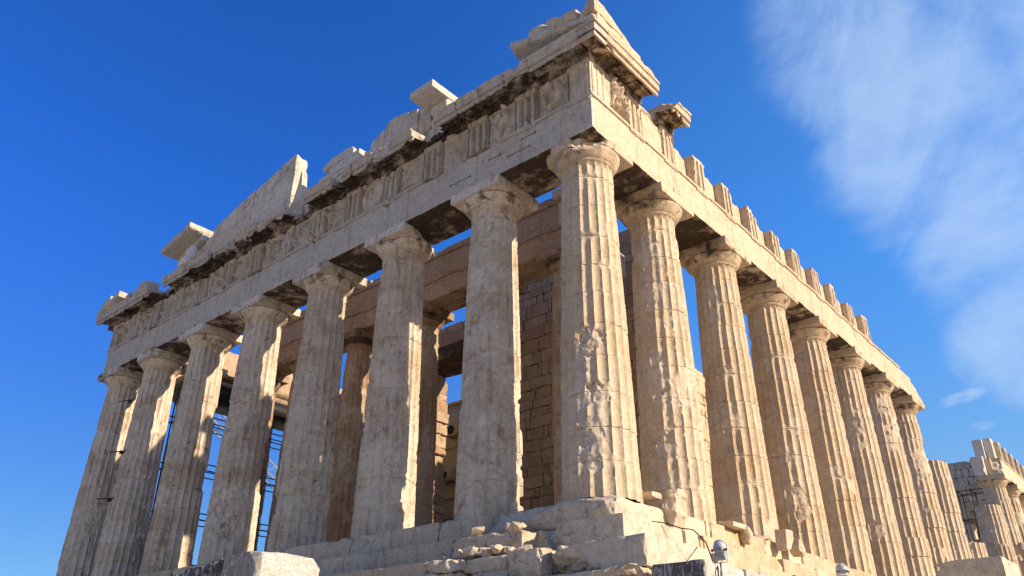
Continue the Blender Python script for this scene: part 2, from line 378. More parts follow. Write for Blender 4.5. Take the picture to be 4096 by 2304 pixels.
M_GLASS = plain('lamp_glass', (.22, .26, .32), .12, .4, .1, 4)
M_WIRE = plain('black_cable', (.012, .012, .014), .6)
M_WOOD = plain('planks', (.30, .22, .14), .8, 0, .25, 5)
M_CRANE = plain('crane_paint', (.22, .23, .25), .5, .1)
def ground_mat():
    m, t, b = new_mat('rocky_ground', .95); g = N(t, 'ShaderNodeNewGeometry'); P = g.outputs['Position']
    n1 = noise(t, P, .25, 6, .6); n2 = noise(t, P, 3, 6, .7)
    c = mix(t, ramp(t, n1, .35, .65), (.62, .52, .39), (.52, .43, .32)); c = mix(t, ramp(t, n2, .5, .7, 0, .6), c, (.66, .60, .50)); L(t, c, b.inputs['Base Color'])
    bp = N(t, 'ShaderNodeBump'); bp.inputs['Distance'].default_value = .1; L(t, n2, bp.inputs['Height']); L(t, bp.outputs[0], b.inputs['Normal']); return m
M_GROUND = ground_mat()

# ------------------------------------------------------------------ ground
def ground():
    xs = np.concatenate([-np.geomspace(40, 2500, 14)[::-1], np.linspace(-38, 38, 60), np.geomspace(40, 2500, 14)])
    X, Y = np.meshgrid(xs, xs + 15, indexing='ij'); n = len(xs)
    V = np.stack([X.ravel(), Y.ravel(), np.zeros(X.size)], 1)
    d = np.hypot(V[:, 0] + 14, V[:, 1] - 33)
    V[:, 2] = -5.8 + .35 * fbm(V, .12, 4, 3) - np.clip((d - 120) * .25, 0, 60)
    under = (np.abs(V[:, 0] + 14.4) < 17) & (np.abs(V[:, 1] - 33.7) < 37)
    k = np.arange(n * n).reshape(n, n); F = np.stack([k[:-1, :-1], k[1:, :-1], k[1:, 1:], k[:-1, 1:]], -1).reshape(-1, 4)
    g = Geo().add(V, F); o = g.build('ground', M_GROUND); tag(o, 'bare rocky ground around the temple', kind='structure'); return o
ground()

# ------------------------------------------------------------------ temple set-out
FX = [0] + [-3.68 - 4.296 * k for k in range(6)] + [-28.84]
FY = [0] + [3.68 + 4.291 * k for k in range(15)] + [67.43]
temple = empty('ruined_temple', 'ruined ancient marble temple with rows of fluted columns and a broken gable', 'temple', (-14.4, 33.7, -1.9))
TL = Vector((-14.4, 33.7, -1.9))
def part(g, name, mat, parent=None, **kw):
    o = g.build(name, mat, None, **kw)
    if parent is None: o.parent = temple; o.matrix_parent_inverse = Matrix.Translation(-TL)
    else: o.parent = parent
    return o
def pempty(name, label=None):
    o = bpy.data.objects.new(name, None); sc.collection.objects.link(o); o.parent = temple; o.matrix_parent_inverse = Matrix.Translation(-TL)
    if label: o['label'] = label
    return o

def shaft(g, cx, cy, z0, H, Rb, Rt, seed, dz=.05, dth=8, dmg=0.0, gouges=(), joffs=.006, top=None, full=None, tint0=.5, tintv=.25, drums=None, topcut=None, white=(), rug=.004, fd=.070, fp=.8):
    rg = np.random.RandomState(seed); full = H if full is None else full
    js = []; z = 0
    if drums: js = list(np.cumsum(drums))
    else:
        while z < full - .6: z += rg.uniform(.82, 1.02); js.append(z)
    js = [j for j in js if j < H - .12]
    zs = list(np.arange(0, H, dz)) + [H]
    for j in js: zs = [q for q in zs if abs(q - j) > .03] + [j - .03, j - .014, j, j + .014, j + .03]
    zs = np.array(sorted(set(zs))); nth = 20 * dth; nz = len(zs)
    th0 = np.arange(nth) / nth * 2 * math.pi
    Z, T = np.meshgrid(zs, th0, indexing='ij')
    di = np.searchsorted(js, zs); nd = len(js) + 1
    ox = rg.uniform(-joffs, joffs, nd)[di][:, None]; oy = rg.uniform(-joffs, joffs, nd)[di][:, None]; orot = rg.uniform(-.012, .012, nd)[di][:, None]
    tn = np.clip(tint0 + rg.uniform(-tintv, tintv, nd), 0, 1)
    wts = np.zeros(nd)
    for w in white:
        if w < nd: wts[w] = .75
    t = Z / full; R = Rb + (Rt - Rb) * t + .0175 * np.sin(math.pi * t)
    fr = (T / (2 * math.pi) * 20) % 1.0
    D = fd * R / .95 * np.clip((full - Z) / .05, .0, 1)
    r = R - D * np.clip(1 - (2 * fr - 1) ** 2, 0, 1) ** fp
    P = np.stack([(np.cos(T) * R).ravel() + cx, (np.sin(T) * R).ravel() + cy, (Z + z0).ravel()], 1)
    sh = Z.shape; so = seed * 3.7; PP = P + np.array([so, -so, 0])
    n1 = fbm(PP, (.75, .75, .55), 3, seed).reshape(sh); n2 = fbm(PP, 2.4, 3, seed + 5).reshape(sh); n3 = fbm(PP, 9, 3, seed + 9).reshape(sh)
    fc = (.7 * facet(PP, 2.2, seed + 3) + .45 * facet(PP, 5.5, seed + 13)).reshape(sh)
    m = sstep(.34, .46, n1 + dmg + .35 * n2)
    Rw = R - D * (.95 + .55 * fc) - .008 * n3 - .01 * n2
    r = np.minimum(r, R + .02 - m * (R + .02 - Rw))
    wear = m * (R - D * .9 < Rw + .03) * .5
    Ra = R - .003 - (.042 if dmg > -.1 else .024) * np.clip(n3 + .9 * n2 - .28 + dmg * .8, 0, 1)
    r = np.minimum(r, Ra)
    for gg in gouges:
        th, zc, w, h, dep = gg; dt = (T - th + math.pi) % (2 * math.pi) - math.pi
        q = (dt * R / w) ** 2 + ((Z - zc) / h) ** 2
        q = q + .45 * n2 + .25 * n3
        mm = sstep(1.0, .82, q); Rg = R - dep * (.50 + .75 * fc) - .02 * n3
        r = np.minimum(r, R + .02 - mm * (R + .02 - Rg)); wear = np.maximum(wear, mm * .85)
    for k, j in enumerate(js):
        dj = np.abs(Z - j); r = r - .020 * np.exp(-(dj / .010) ** 2)
        nj = fbm(PP * np.array([1, 1, .15]), 1.6, 2, seed + 40 + k).reshape(sh)
        ch = np.clip(nj - .38, 0, 1) * np.exp(-(dj / (.05 + .05 * max(dmg + .5, 0))))
        r = np.where(ch > .02, np.minimum(r, R - .01 - .20 * ch), r)
        wear = np.maximum(wear, np.clip(ch * 2.5, 0, .7))
    fc2 = facet(PP, 5.0, seed + 23).reshape(sh); r = r + .0025 * n3 - rug * np.clip(fc2 + .3 + .5 * n2, 0, 1.2)
    zz = Z + z0
    if topcut is not None:
        zz = np.where(Z >= H - 1e-6, zz, zz)
    X = cx + ox + np.cos(T + orot) * r; Y = cy + oy + np.sin(T + orot) * r
    V = np.stack([X.ravel(), Y.ravel(), zz.ravel()], 1)
    if topcut is not None:
        pt, nv, rgh = topcut; nv = np.array(nv, float); nv /= np.linalg.norm(nv); s = (V - np.array(pt)) @ nv
        tt = rgh * (facet(V, 1.8, seed) + .5 * fbm(V, 3, 3, seed)); mk = s > tt; V = np.where(mk[:, None], V - nv * (s - tt)[:, None], V)
        wear = np.maximum(wear, mk.reshape(sh) * .8)
    k = np.arange(nz * nth).reshape(nz, nth); kr = np.roll(k, -1, axis=1)
    F = np.stack([k[:-1], kr[:-1], kr[1:], k[1:]], -1).reshape(-1, 4)
    C = np.zeros((len(V), 4)); C[:, 0] = np.repeat(tn[di], nth); C[:, 1] = wear.ravel(); C[:, 3] = np.repeat(wts[di], nth)
    g.add(V, F, C)
    g.add(V[-nth:], [list(range(nth))], (tint0, .6, 0, 0))
    return g

def capital(g, cx, cy, zn, Rt, seed, half=1.02, he=.51, ha=.35, cuts=(), ecuts=(), crust=.45, tint=.45, res=.05, fine=True, Re=None):
    Re = half * .985 if Re is None else Re
    prof = [(0, Rt - .035), (.03, Rt - .03), (.10, Rt + .005), (.105, Rt + .022), (.125, Rt + .022), (.13, Rt + .01), (.145, Rt + .034), (.165, Rt + .034), (.17, Rt + .02), (.185, Rt + .05)]
    for k in range(1, 9):
        u = k / 8; prof.append((.185 + (he - .255) * u, Rt + .05 + (Re - Rt - .05) * (u ** .82)))
    prof += [(he - .04, Re + .004), (he - .015, Re - .012), (he, Re - .05)]
    prof = np.array(prof); nth = 96 if fine else 48; T = np.arange(nth) / nth * 2 * math.pi
    Z, TT = np.meshgrid(prof[:, 0], T, indexing='ij'); R = np.repeat(prof[:, 1][:, None], nth, 1)
    fl = np.where(Z < .1, .05 * (1 - (2 * ((TT / (2 * math.pi) * 20) % 1) - 1) ** 2), 0); R = R - fl
    V = np.stack([(cx + np.cos(TT) * R).ravel(), (cy + np.sin(TT) * R).ravel(), (zn + Z).ravel()], 1)
    nm = np.stack([np.cos(TT).ravel(), np.sin(TT).ravel(), np.full(TT.size, -.3)], 1)
    n = fbm(V, 2.2, 3, seed); V = V - nm * (.05 * np.clip(n - .35, 0, 1) + .004 * fbm(V, 8, 3, seed + 1))[:, None]
    wear = np.zeros(len(V))
    for pt, nv, rgh in ecuts:
        nv = np.array(nv, float); nv /= np.linalg.norm(nv); s = (V - np.array(pt)) @ nv
        t = rgh * (facet(V, 2.4, seed) + .6 * fbm(V, 4, 3, seed + 2)); m = s > t; V = np.where(m[:, None], V - nv * (s - t)[:, None], V); wear[m] = .8
    k = np.arange(V.shape[0]).reshape(Z.shape); kr = np.roll(k, -1, 1)
    F = np.stack([k[:-1], kr[:-1], kr[1:], k[1:]], -1).reshape(-1, 4)
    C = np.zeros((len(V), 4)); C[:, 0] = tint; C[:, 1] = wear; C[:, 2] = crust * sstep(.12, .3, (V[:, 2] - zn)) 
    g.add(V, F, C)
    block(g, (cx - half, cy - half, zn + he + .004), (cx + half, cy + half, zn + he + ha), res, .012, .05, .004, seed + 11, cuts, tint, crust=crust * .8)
    return g

def ang(x, y): return math.atan2(y, x)
CAMA = lambda cx, cy: math.atan2(CAM[1] - cy, CAM[0] - cx)

# --- west front columns -------------------------------------------------
def column(name_mat, cx, cy, seed, Rb=.952, Rt=.741, H=9.57, **kw):
    cc = kw.pop('ccuts', ()); ec = kw.pop('ecuts', ()); crust = kw.pop('crust', .45); lab = kw.pop('label', None); cap = kw.pop('cap', True)
    half = kw.pop('half', 1.02); z0 = kw.pop('z0', 0.0); ctint = kw.pop('ctint', .4)
    c = pempty('column', lab)
    g = Geo(); shaft(g, cx, cy, z0, kw.pop('h', H), Rb, Rt, seed, full=H, **kw); part(g, 'shaft', name_mat, c, angle=35)
    if cap:
        g = Geo(); capital(g, cx, cy, z0 + H, Rt, seed + 100, half, cuts=cc, ecuts=ec, crust=crust, tint=ctint); part(g, 'capital', name_mat, c, angle=35)
    return c
# angles: camera sees the front column from about -56 degrees
wdm = [.02, -.16, -.02, -.02, .04, -.08, -.10, -.10]
for i, x in enumerate(FX):
    a = CAMA(x, 0); near = i < 4; rg = random.Random(40 + i)
    if i == 0:
        g_ = [(a - .12, 4.05, .45, .38, .13), (a - .02, 2.55, .55, .30, .12), (a - .45, 3.4, .28, .9, .08), (a - .28, 1.2, .42, .75, .11), (a + .05, 1.75, .22, .55, .07), (a - .55, 2.4, .3, .5, .07)]
        column(M_SOUTH, x, 0, 11, Rb=.974, Rt=.762, dz=.035, dmg=-.24, dth=9, gouges=g_, tint0=.3, tintv=.2, ctint=.3, white=(),
               ccuts=[((.45, -.55, 10.2), (.75, -.66, .15), .12), ((-.75, -.7, 10.25), (-.5, -.8, 0), .14)],
               ecuts=[((-.62, -.62, 9.9), (-.72, -.72, .1), .10), ((.5, -.72, 10.0), (.45, -.85, .35), .05)], crust=.3,
               label='front corner column, sunlit on one side, with deep scars down its shaft')
        continue
    g_ = []
    if i == 1: g_ = [(a - .1, 5.6, .35, .5, .08), (a + .1, 4.6, .3, .6, .07), (a - .2, .9, .5, .5, .08)]
    elif i == 2: g_ = [(a - .1, 5.7, .62, .5, .12), (a + .1, 4.6, .5, .4, .10), (a + .2, 1.6, .45, .5, .12), (a - .2, 1.0, .6, .9, .09)]
    elif i == 3: g_ = [(a - .1, 1.5, .7, .45, .14), (a + .2, 3.2, .4, .8, .09), (a + .5, .6, .35, .6, .12), (a - .5, 5, .3, .8, .08)]
    elif i == 4: g_ = [(a - .5, 1.5, .9, .8, .26), (a + .2, 2.1, .5, .6, .10), (a, 4.0, .6, .6, .09), (a - .3, 7.2, .4, .8, .08)]
    else: g_ = [(a + rg.uniform(-1, 1), rg.uniform(.5, 9), rg.uniform(.2, .5), rg.uniform(.3, .8), rg.uniform(.06, .12)) for _ in range(5)]
    cc = {2: [((x + .9, -.2, 10.3), (1, .3, .4), .1)], 6: [((x - .8, -.8, 10.2), (-.6, -.8, 0), .15), ((x + .9, -.9, 10.2), (.6, -.6, 0), .12)]}.get(i, [])
    ec = {2: [((x + .35, -.75, 10.), (.3, -.9, .1), .07)], 6: [((x, -.8, 9.9), (0, -1, 0), .08)]}.get(i, [])
    column(M_WEST, x, 0 , 60 + i, Rb=.974 if i == 7 else .952, dz=.04 if i < 5 else .055, dmg=wdm[i] - .04, gouges=g_, tint0=.45, tintv=.24, rug=.005, fd=.105, fp=.55, dth=9 if i < 5 else 8,
           ccuts=cc, ecuts=ec, crust=.5, ctint=.25)
# --- south flank columns ------------------------------------------------
tops = {8: 8.15, 9: 4.0, 10: 3.4, 11: 7.6}
for i in range(1, 17):
    y = FY[i]; a = CAMA(0, y); rg = random.Random(90 + i); h = 9.57; cap = True; dm = -.32; dz = .04 if i < 5 else .07; jo = .006; g_ = []
    if i == 1: g_ = [(a - .25, 7.6, .45, 1.5, .07), (a + .1, 3.4, .5, .35, .09), (a - .1, 1.9, .4, .3, .10), (a - .2, .8, .5, .5, .07), (a - .35, 4.2, .35, .8, .06)]; dm = -.06
    elif i == 2: g_ = [(a - .3, 8.0, .3, .9, .06), (a - .1, 5.6, .3, .15, .12), (a - .2, .3, .4, .3, .07)]; dm = -.22
    elif i == 4: g_ = [(a + .1, 3.9, .35, .3, .08), (a - .3, 2.5, .2, .6, .05)]
    elif i == 5: g_ = [(a - .2, 4.7, .4, .3, .08), (a - .4, 3, .3, .5, .05)]
    else: g_ = [(a + rg.uniform(-.6, .6), rg.uniform(.5, 9), rg.uniform(.15, .35), rg.uniform(.2, .6), .07) for _ in range(4)]
    if i in (6, 7): jo = .03; dm = -.1; g_ += [(a - .1, 8.6, .7, .35, .12)] if i == 6 else [(a, 6.2, .6, .4, .12), (a - .1, 4.6, .5, .3, .1)]
    tc_ = None; lab = None
    if i in tops:
        h = tops[i]; cap = False; jo = .045
    if i == 8: g_ = [(a + .6, 1.1, .45, .7, .3), (a - .6, 7.0, .5, .35, .2)]; tc_ = ((0, y, 8.1), (.25, -.2, 1), .14); lab = 'broken column without a capital, jagged drum on top'
    if i == 9: lab = 'low stump of a broken column'
    drums = None if i not in tops else [1.05, 1.0, .95, 1.0, 1.0, .95, 1.0, .9]
    column(M_SOUTH, 0, y, 120 + i, h=h, cap=cap, dz=dz, dmg=dm, gouges=g_, joffs=jo, tint0=.32, tintv=.22, dth=9 if i < 6 else (8 if i < 9 else 6), topcut=tc_, label=lab, drums=drums, crust=.5, ctint=.35)

# --- inner porch columns ------------------------------------------------
IX = [-4.45, -8.15, -12.32, -16.52, -20.69, -24.4]; IY = 5.15
for i, x in enumerate(IX):
    column(M_INNER, x, IY, 200 + i, Rb=.83, Rt=.66, H=9.25, z0=.7, dz=.06, dmg=.12, gouges=[(CAMA(x, IY) + random.Random(i).uniform(-.8, .8), random.Random(i + 9).uniform(1, 8), .35, .8, .08) for _ in range(3)],
           tint0=.6, tintv=.3, half=.90, crust=.6, ctint=.7)
# north flank columns seen through the front
for i, y in enumerate(FY[1:5]):
    column(M_INNER, -28.84, y, 240 + i, dz=.09, dth=6, dmg=.05, tint0=.5, crust=.5)

# --- entablature --------------------------------------------------------
def xf_west(V):  return np.stack([V[:, 0], -V[:, 1], V[:, 2]], 1)          # (x, out, z), out = towards -y
def xf_south(V): return np.stack([V[:, 1], V[:, 0], V[:, 2]], 1)           # (y, out, z), out = towards +x
def flip(F): return F[:, ::-1]
class Side:
    """local frame: s along the front, o outwards from the column axis, z up"""
    def __init__(s, kind): s.kind = kind
    def pt(s, a, o, z):
        if s.kind == 'w': return (a, -o, z)
        if s.kind == 's': return (o, a, z)
        if s.kind == 'n': return (-28.84 - o, a, z)
        if s.kind == 'i': return (a, IY - o, z)
    def blk(s, g, a0, a1, o0, o1, z0, z1, **kw):
        p = np.array([s.pt(a0, o0, z0), s.pt(a1, o1, z1)]); cu = kw.pop('cuts', ())
        c2 = []
        for (ca, co, cz), (na, no, nz), rg in cu:
            q0 = np.array(s.pt(ca, co, cz)); q1 = np.array(s.pt(ca + na, co + no, cz + nz)); c2.append((q0, q1 - q0, rg))
        return block(g, p.min(0), p.max(0), cuts=c2, **kw)
W_ = Side('w'); S_ = Side('s'); N_ = Side('n'); I_ = Side('i')
ZA, ZF, ZG = 10.434, 11.78, 13.13

def guttae(g, sd, a0, w, o, z, n=6, r=.032, h=.05, col=(.4, 0, 0, 0)):
    for k in range(n):
        a = a0 - w / 2 + w * (k + .5) / n; cyl(g, sd.pt(a, o, z), sd.pt(a, o, z - h), r * .85, 7, col, r)
def beam(sd, a0, a1, mat, seed, near=True, cuts=(), taen=(), reg=(), white=0, tint=.3, crust=.80, name='architrave_beam', z0=ZA, z1=ZF, half=.885, chip=.05):
    g = Geo(); res = (.09, .07, .07) if near else .14
    lo, hi = min(a0, a1) + .006, max(a0, a1) - .006
    cr = lambda V: crust * (V[:, 2] < z0 + .02)  # beam underside: dark blotches stand for crust and for its shade
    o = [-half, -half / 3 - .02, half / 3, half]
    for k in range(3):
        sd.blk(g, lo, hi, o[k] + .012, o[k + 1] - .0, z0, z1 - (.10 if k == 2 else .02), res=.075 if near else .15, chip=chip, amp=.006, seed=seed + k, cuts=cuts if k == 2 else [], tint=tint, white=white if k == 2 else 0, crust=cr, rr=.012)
    for (b0, b1) in taen:
        sd.blk(g, b0, b1, .3, half + .055, z1 - .097, z1 - .003, res=.05 if near else .1, chip=.05, rr=.006, amp=.003, seed=seed + 5, tint=tint)
    for (b, n0, n1) in reg:      # regula with the guttae that survive
        w = .845
        sd.blk(g, b - w / 2 + n0, b - w / 2 + n1, half - .05, half + .045, z1 - .155, z1 - .099, res=.05, chip=.01, rr=.004, amp=.001, seed=seed + 6, tint=tint)
        for k in range(6):
            aa = b - w / 2 + w * (k + .5) / 6
            if n0 < aa - b + w / 2 < n1: cyl(g, sd.pt(aa, half + .012, z1 - .154), sd.pt(aa, half + .012, z1 - .205), .026, 7, (tint, 0, 0, 0), .033)
    return part(g, name, mat, angle=35)

def west_trig():
    t = [-28.84 - .47, ]
    cs = []
    for i in range(7):
        a, b = FX[i], FX[i + 1]
        if i == 0: a = .46
        if i == 6: b = -28.84 - .46
        cs += [a, (a + b) / 2]
    cs.append(-28.84 - .46); return cs
WT = west_trig()
ST = [-.46, 1.6, 3.68] + [3.68 + 2.1455 * i for i in range(1, 10)]

# west architrave: seven beams
ends = [.885, -3.68, -7.976, -12.272, -16.568, -20.864, -25.16, -29.725]
wt_taen = {0: [(.94, -1.35), (-1.4, -2.6)], 1: [(-6.2, -7.9)], 2: [(-8.0, -8.9), (-9.3, -12.0)], 3: [(-12.9, -15.7)], 4: [(-17.4, -18.6), (-19.6, -20.8)], 5: [(-21.3, -24.6)], 6: [(-25.4, -26.2), (-27.4, -29.78)]}
wcuts = {0: [((-3.68, .885, 10.45), (-.6, .6, -.75), .05), ((.885, .885, 10.5), (.9, .5, -.9), .03), ((-.9, .885, 10.47), (.05, .5, -.86), .05)],
         1: [((-3.70, .885, 11.3), (.75, .9, .3), .10), ((-7.9, .885, 10.5), (-.5, .7, -.6), .05)],
         2: [((-8.05, .885, 11.35), (.5, .8, .5), .12)],
         3: [((-12.35, .885, 11.2), (.8, .8, .2), .07), ((-15.9, .885, 10.5), (-.2, .7, -.75), .06)],
         4: [((-16.6, .885, 11.0), (.8, .8, 0), .08), ((-20.6, .885, 10.5), (-.4, .6, -.6), .06)],
         5: [((-20.9, .885, 11.3), (.7, .8, .3), .07), ((-24.4, .885, 10.55), (-.2, .7, -.75), .12)],
         6: [((-26.0, .885, 10.5), (.2, .7, -.75), .06)]}
for i in range(7):
    regs = [(c, 0, .845) for c in WT if ends[i] > c > ends[i + 1]]
    rr2 = []
    for k, (c, p, q) in enumerate(regs):
        rs = random.Random(i * 7 + k)
        if i == 0: rr2.append((c, p, q))
        elif rs.random() < .65: rr2.append((c, rs.uniform(0, .35), q - rs.uniform(0, .2)))
    # only keep regulae beneath surviving pieces of the fillet
    tn = [(min(a, b), max(a, b)) for a, b in wt_taen[i]]
    rr2 = [r for r in rr2 if any(t0 - .3 < r[0] < t1 + .3 for t0, t1 in tn)]
    beam(W_, ends[i], ends[i + 1], M_BEAM, 300 + 10 * i, True, wcuts[i], tn, rr2, tint=[.2, .3, .15, .35, .25, .3, .2][i])
# south architrave: butts against the west beams behind the corner
sends = [-.70, 3.68] + FY[2:8] + [31.6]
for i in range(8):
    a0 = sends[i]; a1 = sends[i + 1]
    cu = [((27.7, .885, 12.05), (.0, 0, 1), .02)]
    if i == 7: cu = [((29.0, .885, 11.72), (.45, 0, .9), .10), ((31.2, .885, 10.9), (.9, 0, .25), .08)]
    elif i == 1: cu = [((3.75, .885, 10.9), (-.9, .5, -.2), .05)]
    else: cu = []
    tn = [(max(a0, -.94), min(a1, 27.6))] if a0 < 27 else []
    if i == 0: tn = [(-.70, a1)]
    regs = [(c, 0, .845) for c in ST[:12] if a0 < c - .3 and c < a1 + .3 and c < 24]
    regs = [r for r in regs if abs(r[0] - a0) > .5]
    if i > 0: regs.append((a0 + .001, 0, .845)) if a0 < 24 else None
    regs = [r for r in regs if abs(r[0] - a1) > .3]
    beam(S_, a0, a1, M_SOUTH, 400 + 10 * i, i < 5, cu, tn, regs, tint=[.1, .25, .15, .3, .2, .25, .2, .3][i], crust=.74, chip=.03)
# east stretch of the south side, standing beyond the gap
for i in range(12, 16):
    a0, a1 = FY[i], FY[i + 1]; cu = [((51.0, .885, 11.5), (-.9, .4, .5), .12)] if i == 12 else []
    beam(S_, a0 + (-.5 if i == 12 else 0), a1, M_SOUTH, 480 + i, False, cu, [(a0, a1)], [], tint=.25, chip=.04)
# north side, seen from inside
for i in range(1, 5): beam(N_, FY[i] if i > 1 else -.7 + 4.4 - 4.4 + .2, FY[i + 1], M_INNER, 520 + i, False, tint=.5) if i > 1 else beam(N_, -.7, FY[2], M_INNER, 520, False, tint=.5)

# frieze ---------------------------------------------------------------
def triglyph(sd, c, mat, seed, res=.035, o0=.15, oF=.905, dmg=0.0, cuts=(), z1=ZG, half_=None, name='triglyph', white=0):
    g = Geo(); w = .845 if half_ is None else half_; a0, a1 = c - w / 2, c + w / 2
    ref = np.array(sd.pt(0, 0, 0)); ua = np.array(sd.pt(1, 0, 0)) - ref; uo = np.array(sd.pt(0, 1, 0)) - ref
    def fn(V, W):
        a = (V - ref) @ ua; o = (V - ref) @ uo; u = (a - a0) / (a1 - a0) * 3.0
        # glyphs at 0, 1, 2, 3 (outer two are half glyphs)
        d = np.abs(u - np.round(u)); dep = np.clip(1 - d / .27, 0, 1) ** .8 * .26
        dep = dep * sstep(ZG - .165, ZG - .20, V[:, 2])
        nz = fbm(V, 2.0, 3, seed + 3); worn = np.clip(nz - .35 + dmg, 0, 1) * .14
        front = sstep(oF - .02, oF - .001, o)
        cut = np.maximum(np.minimum(dep, .20), worn) * (o > oF - .04)
        W = W - uo * (cut * front)[:, None]
        return W
    sd.blk(g, a0 + .004, a1 - .004, o0, oF, ZF + .004, z1, res=res, rr=.008, chip=.045 + .06 * max(dmg, 0), amp=.004, seed=seed, fn=fn, tint=RS.uniform(.1, .6) if sd.kind == 'w' else RS.uniform(0, .2), cuts=cuts, crust=0, white=white)
    return part(g, name, mat, angle=30)
def capsule_field(P, caps):
    h = np.zeros(len(P))
    for (x0, y0, x1, y1, r, hh) in caps:
        a = np.array([x0, y0]); b = np.array([x1, y1]); d = b - a; t = np.clip(((P - a) @ d) / (d @ d + 1e-9), 0, 1)
        q = np.linalg.norm(P - a - t[:, None] * d, axis=1) / r
        v = hh * np.sqrt(np.clip(1 - q * q, 0, 1)); h = np.maximum(h, v)
    return h
def metope(sd, a0, a1, mat, seed, caps=(), oF=.75, res=.045, dmg=0.0, tint=.3, cuts=(), z1=ZG, name='metope', wht=0):
    g = Geo(); ref = np.array(sd.pt(0, 0, 0)); ua = np.array(sd.pt(1, 0, 0)) - ref; uo = np.array(sd.pt(0, 1, 0)) - ref
    def fn(V, W):
        a = (V - ref) @ ua; o = (V - ref) @ uo; m = o > oF - .01; u = (a - a0) / (a1 - a0); z = (V[:, 2] - ZF) / (ZG - ZF)
        h = capsule_field(np.stack([u, z], 1), caps) if caps else 0
        rl = dmg * (.13 * np.clip(facet(V, 2.6, seed) + .3, 0, 1) + .05 * fbm(V, 4, 3, seed))
        if caps: rl = rl + h * 2.0 * (1 + .25 * fbm(V, 7, 2, seed))
        edge = sstep(0, .06, u) * sstep(1, .94, u) * sstep(0, .05, z) * sstep(1, .96, z)
        band = .06 * (z > .9)
        return W + uo * ((rl * edge + band) * m)[:, None]
    lo, hi = min(a0, a1), max(a0, a1)
    sd.blk(g, lo + .005, hi - .005, .2, oF, ZF + .004, z1 - .01, res=res, rr=.006, chip=.02 + .04 * dmg, amp=.004, seed=seed, fn=fn, tint=tint, cuts=cuts)
    return part(g, name, mat, angle=35)
horse = [(.28, .30, .22, .62, .085, .10), (.22, .62, .42, .84, .085, .11), (.42, .84, .66, .80, .085, .11), (.66, .80, .76, .55, .09, .12), (.76, .55, .68, .28, .10, .12), (.68, .28, .48, .22, .10, .10), (.45, .1, .35, .28, .05, .06)]
curl = [(.35, .2, .3, .5, .1, .1), (.3, .5, .45, .68, .1, .1), (.62, .9, .68, .6, .09, .11), (.68, .6, .5, .42, .10, .11), (.5, .42, .4, .12, .07, .06), (.75, .2, .6, .05, .1, .07)]
centaur = [(.30, .80, .30, .50, .10, .17), (.30, .95, .31, .86, .06, .15), (.28, .50, .20, .10, .06, .12), (.33, .48, .42, .12, .055, .12), (.30, .72, .52, .80, .04, .10), (.56, .86, .54, .94, .06, .14), (.56, .82, .55, .52, .09, .17), (.55, .50, .86, .42, .12, .18), (.86, .44, .90, .10, .05, .12), (.80, .4, .76, .08, .045, .12), (.55, .45, .50, .22, .045, .12), (.55, .45, .66, .24, .04, .1), (.60, .75, .80, .66, .035, .09), (.92, .5, .97, .25, .035, .06)]
rw = random.Random(77)
for i, c in enumerate(WT):
    if i == 0:
        triglyph(W_, c, M_FRIEZE, 600, res=.03, dmg=-.35, o0=-.30)
    else:
        triglyph(W_, c, M_FRIEZE, 600 + i, res=.035 if i < 8 else .05, dmg=[0, -.1, .05, -.05, .35, .0, .05, .3, .1, .2, .0, .25, .1, .05, -.1][i] if i < 15 else 0, oF=.935,
                 cuts=[((c, .93, ZF + .2), (rw.uniform(-.8, .8), .6, -.6), .12)] if i in (3, 6, 9, 11) else ([((c, .93, ZG - .25), (rw.uniform(-.8, .8), .6, .6), .12)] if i in (4, 7, 10) else []))
    if i < len(WT) - 1:
        hw = .4225; a1 = c - hw; a0 = WT[i + 1] + hw
        caps = {0: horse, 1: curl}.get(i)
        if caps is None:
            caps = []
            for _ in range(rw.randrange(3, 7)):
                x, z = rw.uniform(.15, .85), rw.uniform(.1, .6); caps.append((x, z, x + rw.uniform(-.2, .2), z + rw.uniform(.1, .35), rw.uniform(.05, .11), rw.uniform(.05, .12)))
        metope(W_, a0, a1, M_FRIEZE, 650 + i, caps if i not in (2, 3, 4) else [], dmg=.5 if i < 2 else 1.0, res=.03 if i < 2 else .045, tint=rw.uniform(.1, .6))
# backing course of the west frieze
g = Geo()
for i in range(14):
    W_.blk(g, -.15 - i * 2.06, -.15 - (i + 1) * 2.06, -.85, .145, ZF + .004, ZG - .01, res=.2, seed=700 + i)
part(g, 'frieze_backing', M_INNER)
# south frieze
triglyph(S_, -.46 + .0, M_SOUTH, 720, res=.03, dmg=-.35, o0=.12, half_=.845)
metope(S_, -.46 + .4225, 1.6 - .4225, M_SOUTH, 721, centaur, dmg=.15, res=.022, tint=.1)
triglyph(S_, 1.6, M_SOUTH, 722, res=.035, dmg=-.2)
metope(S_, 1.6 + .4225, 3.68 - .4225, M_SOUTH, 723, [], dmg=.35, res=.05, oF=.84, tint=.2, cuts=[((3.2, .8, 12.75), (.45, .3, .9), .06)])
triglyph(S_, 3.68, M_SOUTH, 724, res=.035, dmg=.15, cuts=[((3.3, .9, 12.6), (-.9, .6, 0), .12)])
for i in range(3, 12):
    c = ST[i]
    triglyph(S_, c, M_SOUTH, 730 + i, res=.04 if i < 7 else .06, dmg=-.12 + .1 * (i % 3 == 0), o0=.1, z1=ZG - [.0, .06, .02, .14, .03, .08, .0, .18, .05][i - 3], cuts=[((c + rw.uniform(.05, .4), .905, ZG - rw.uniform(.02, .2)), (rw.uniform(.4, 1.2), .3, 1.0), .07), ((c - rw.uniform(.3, .42), .905, ZG - .04), (-.5, .5, .9), .05)])
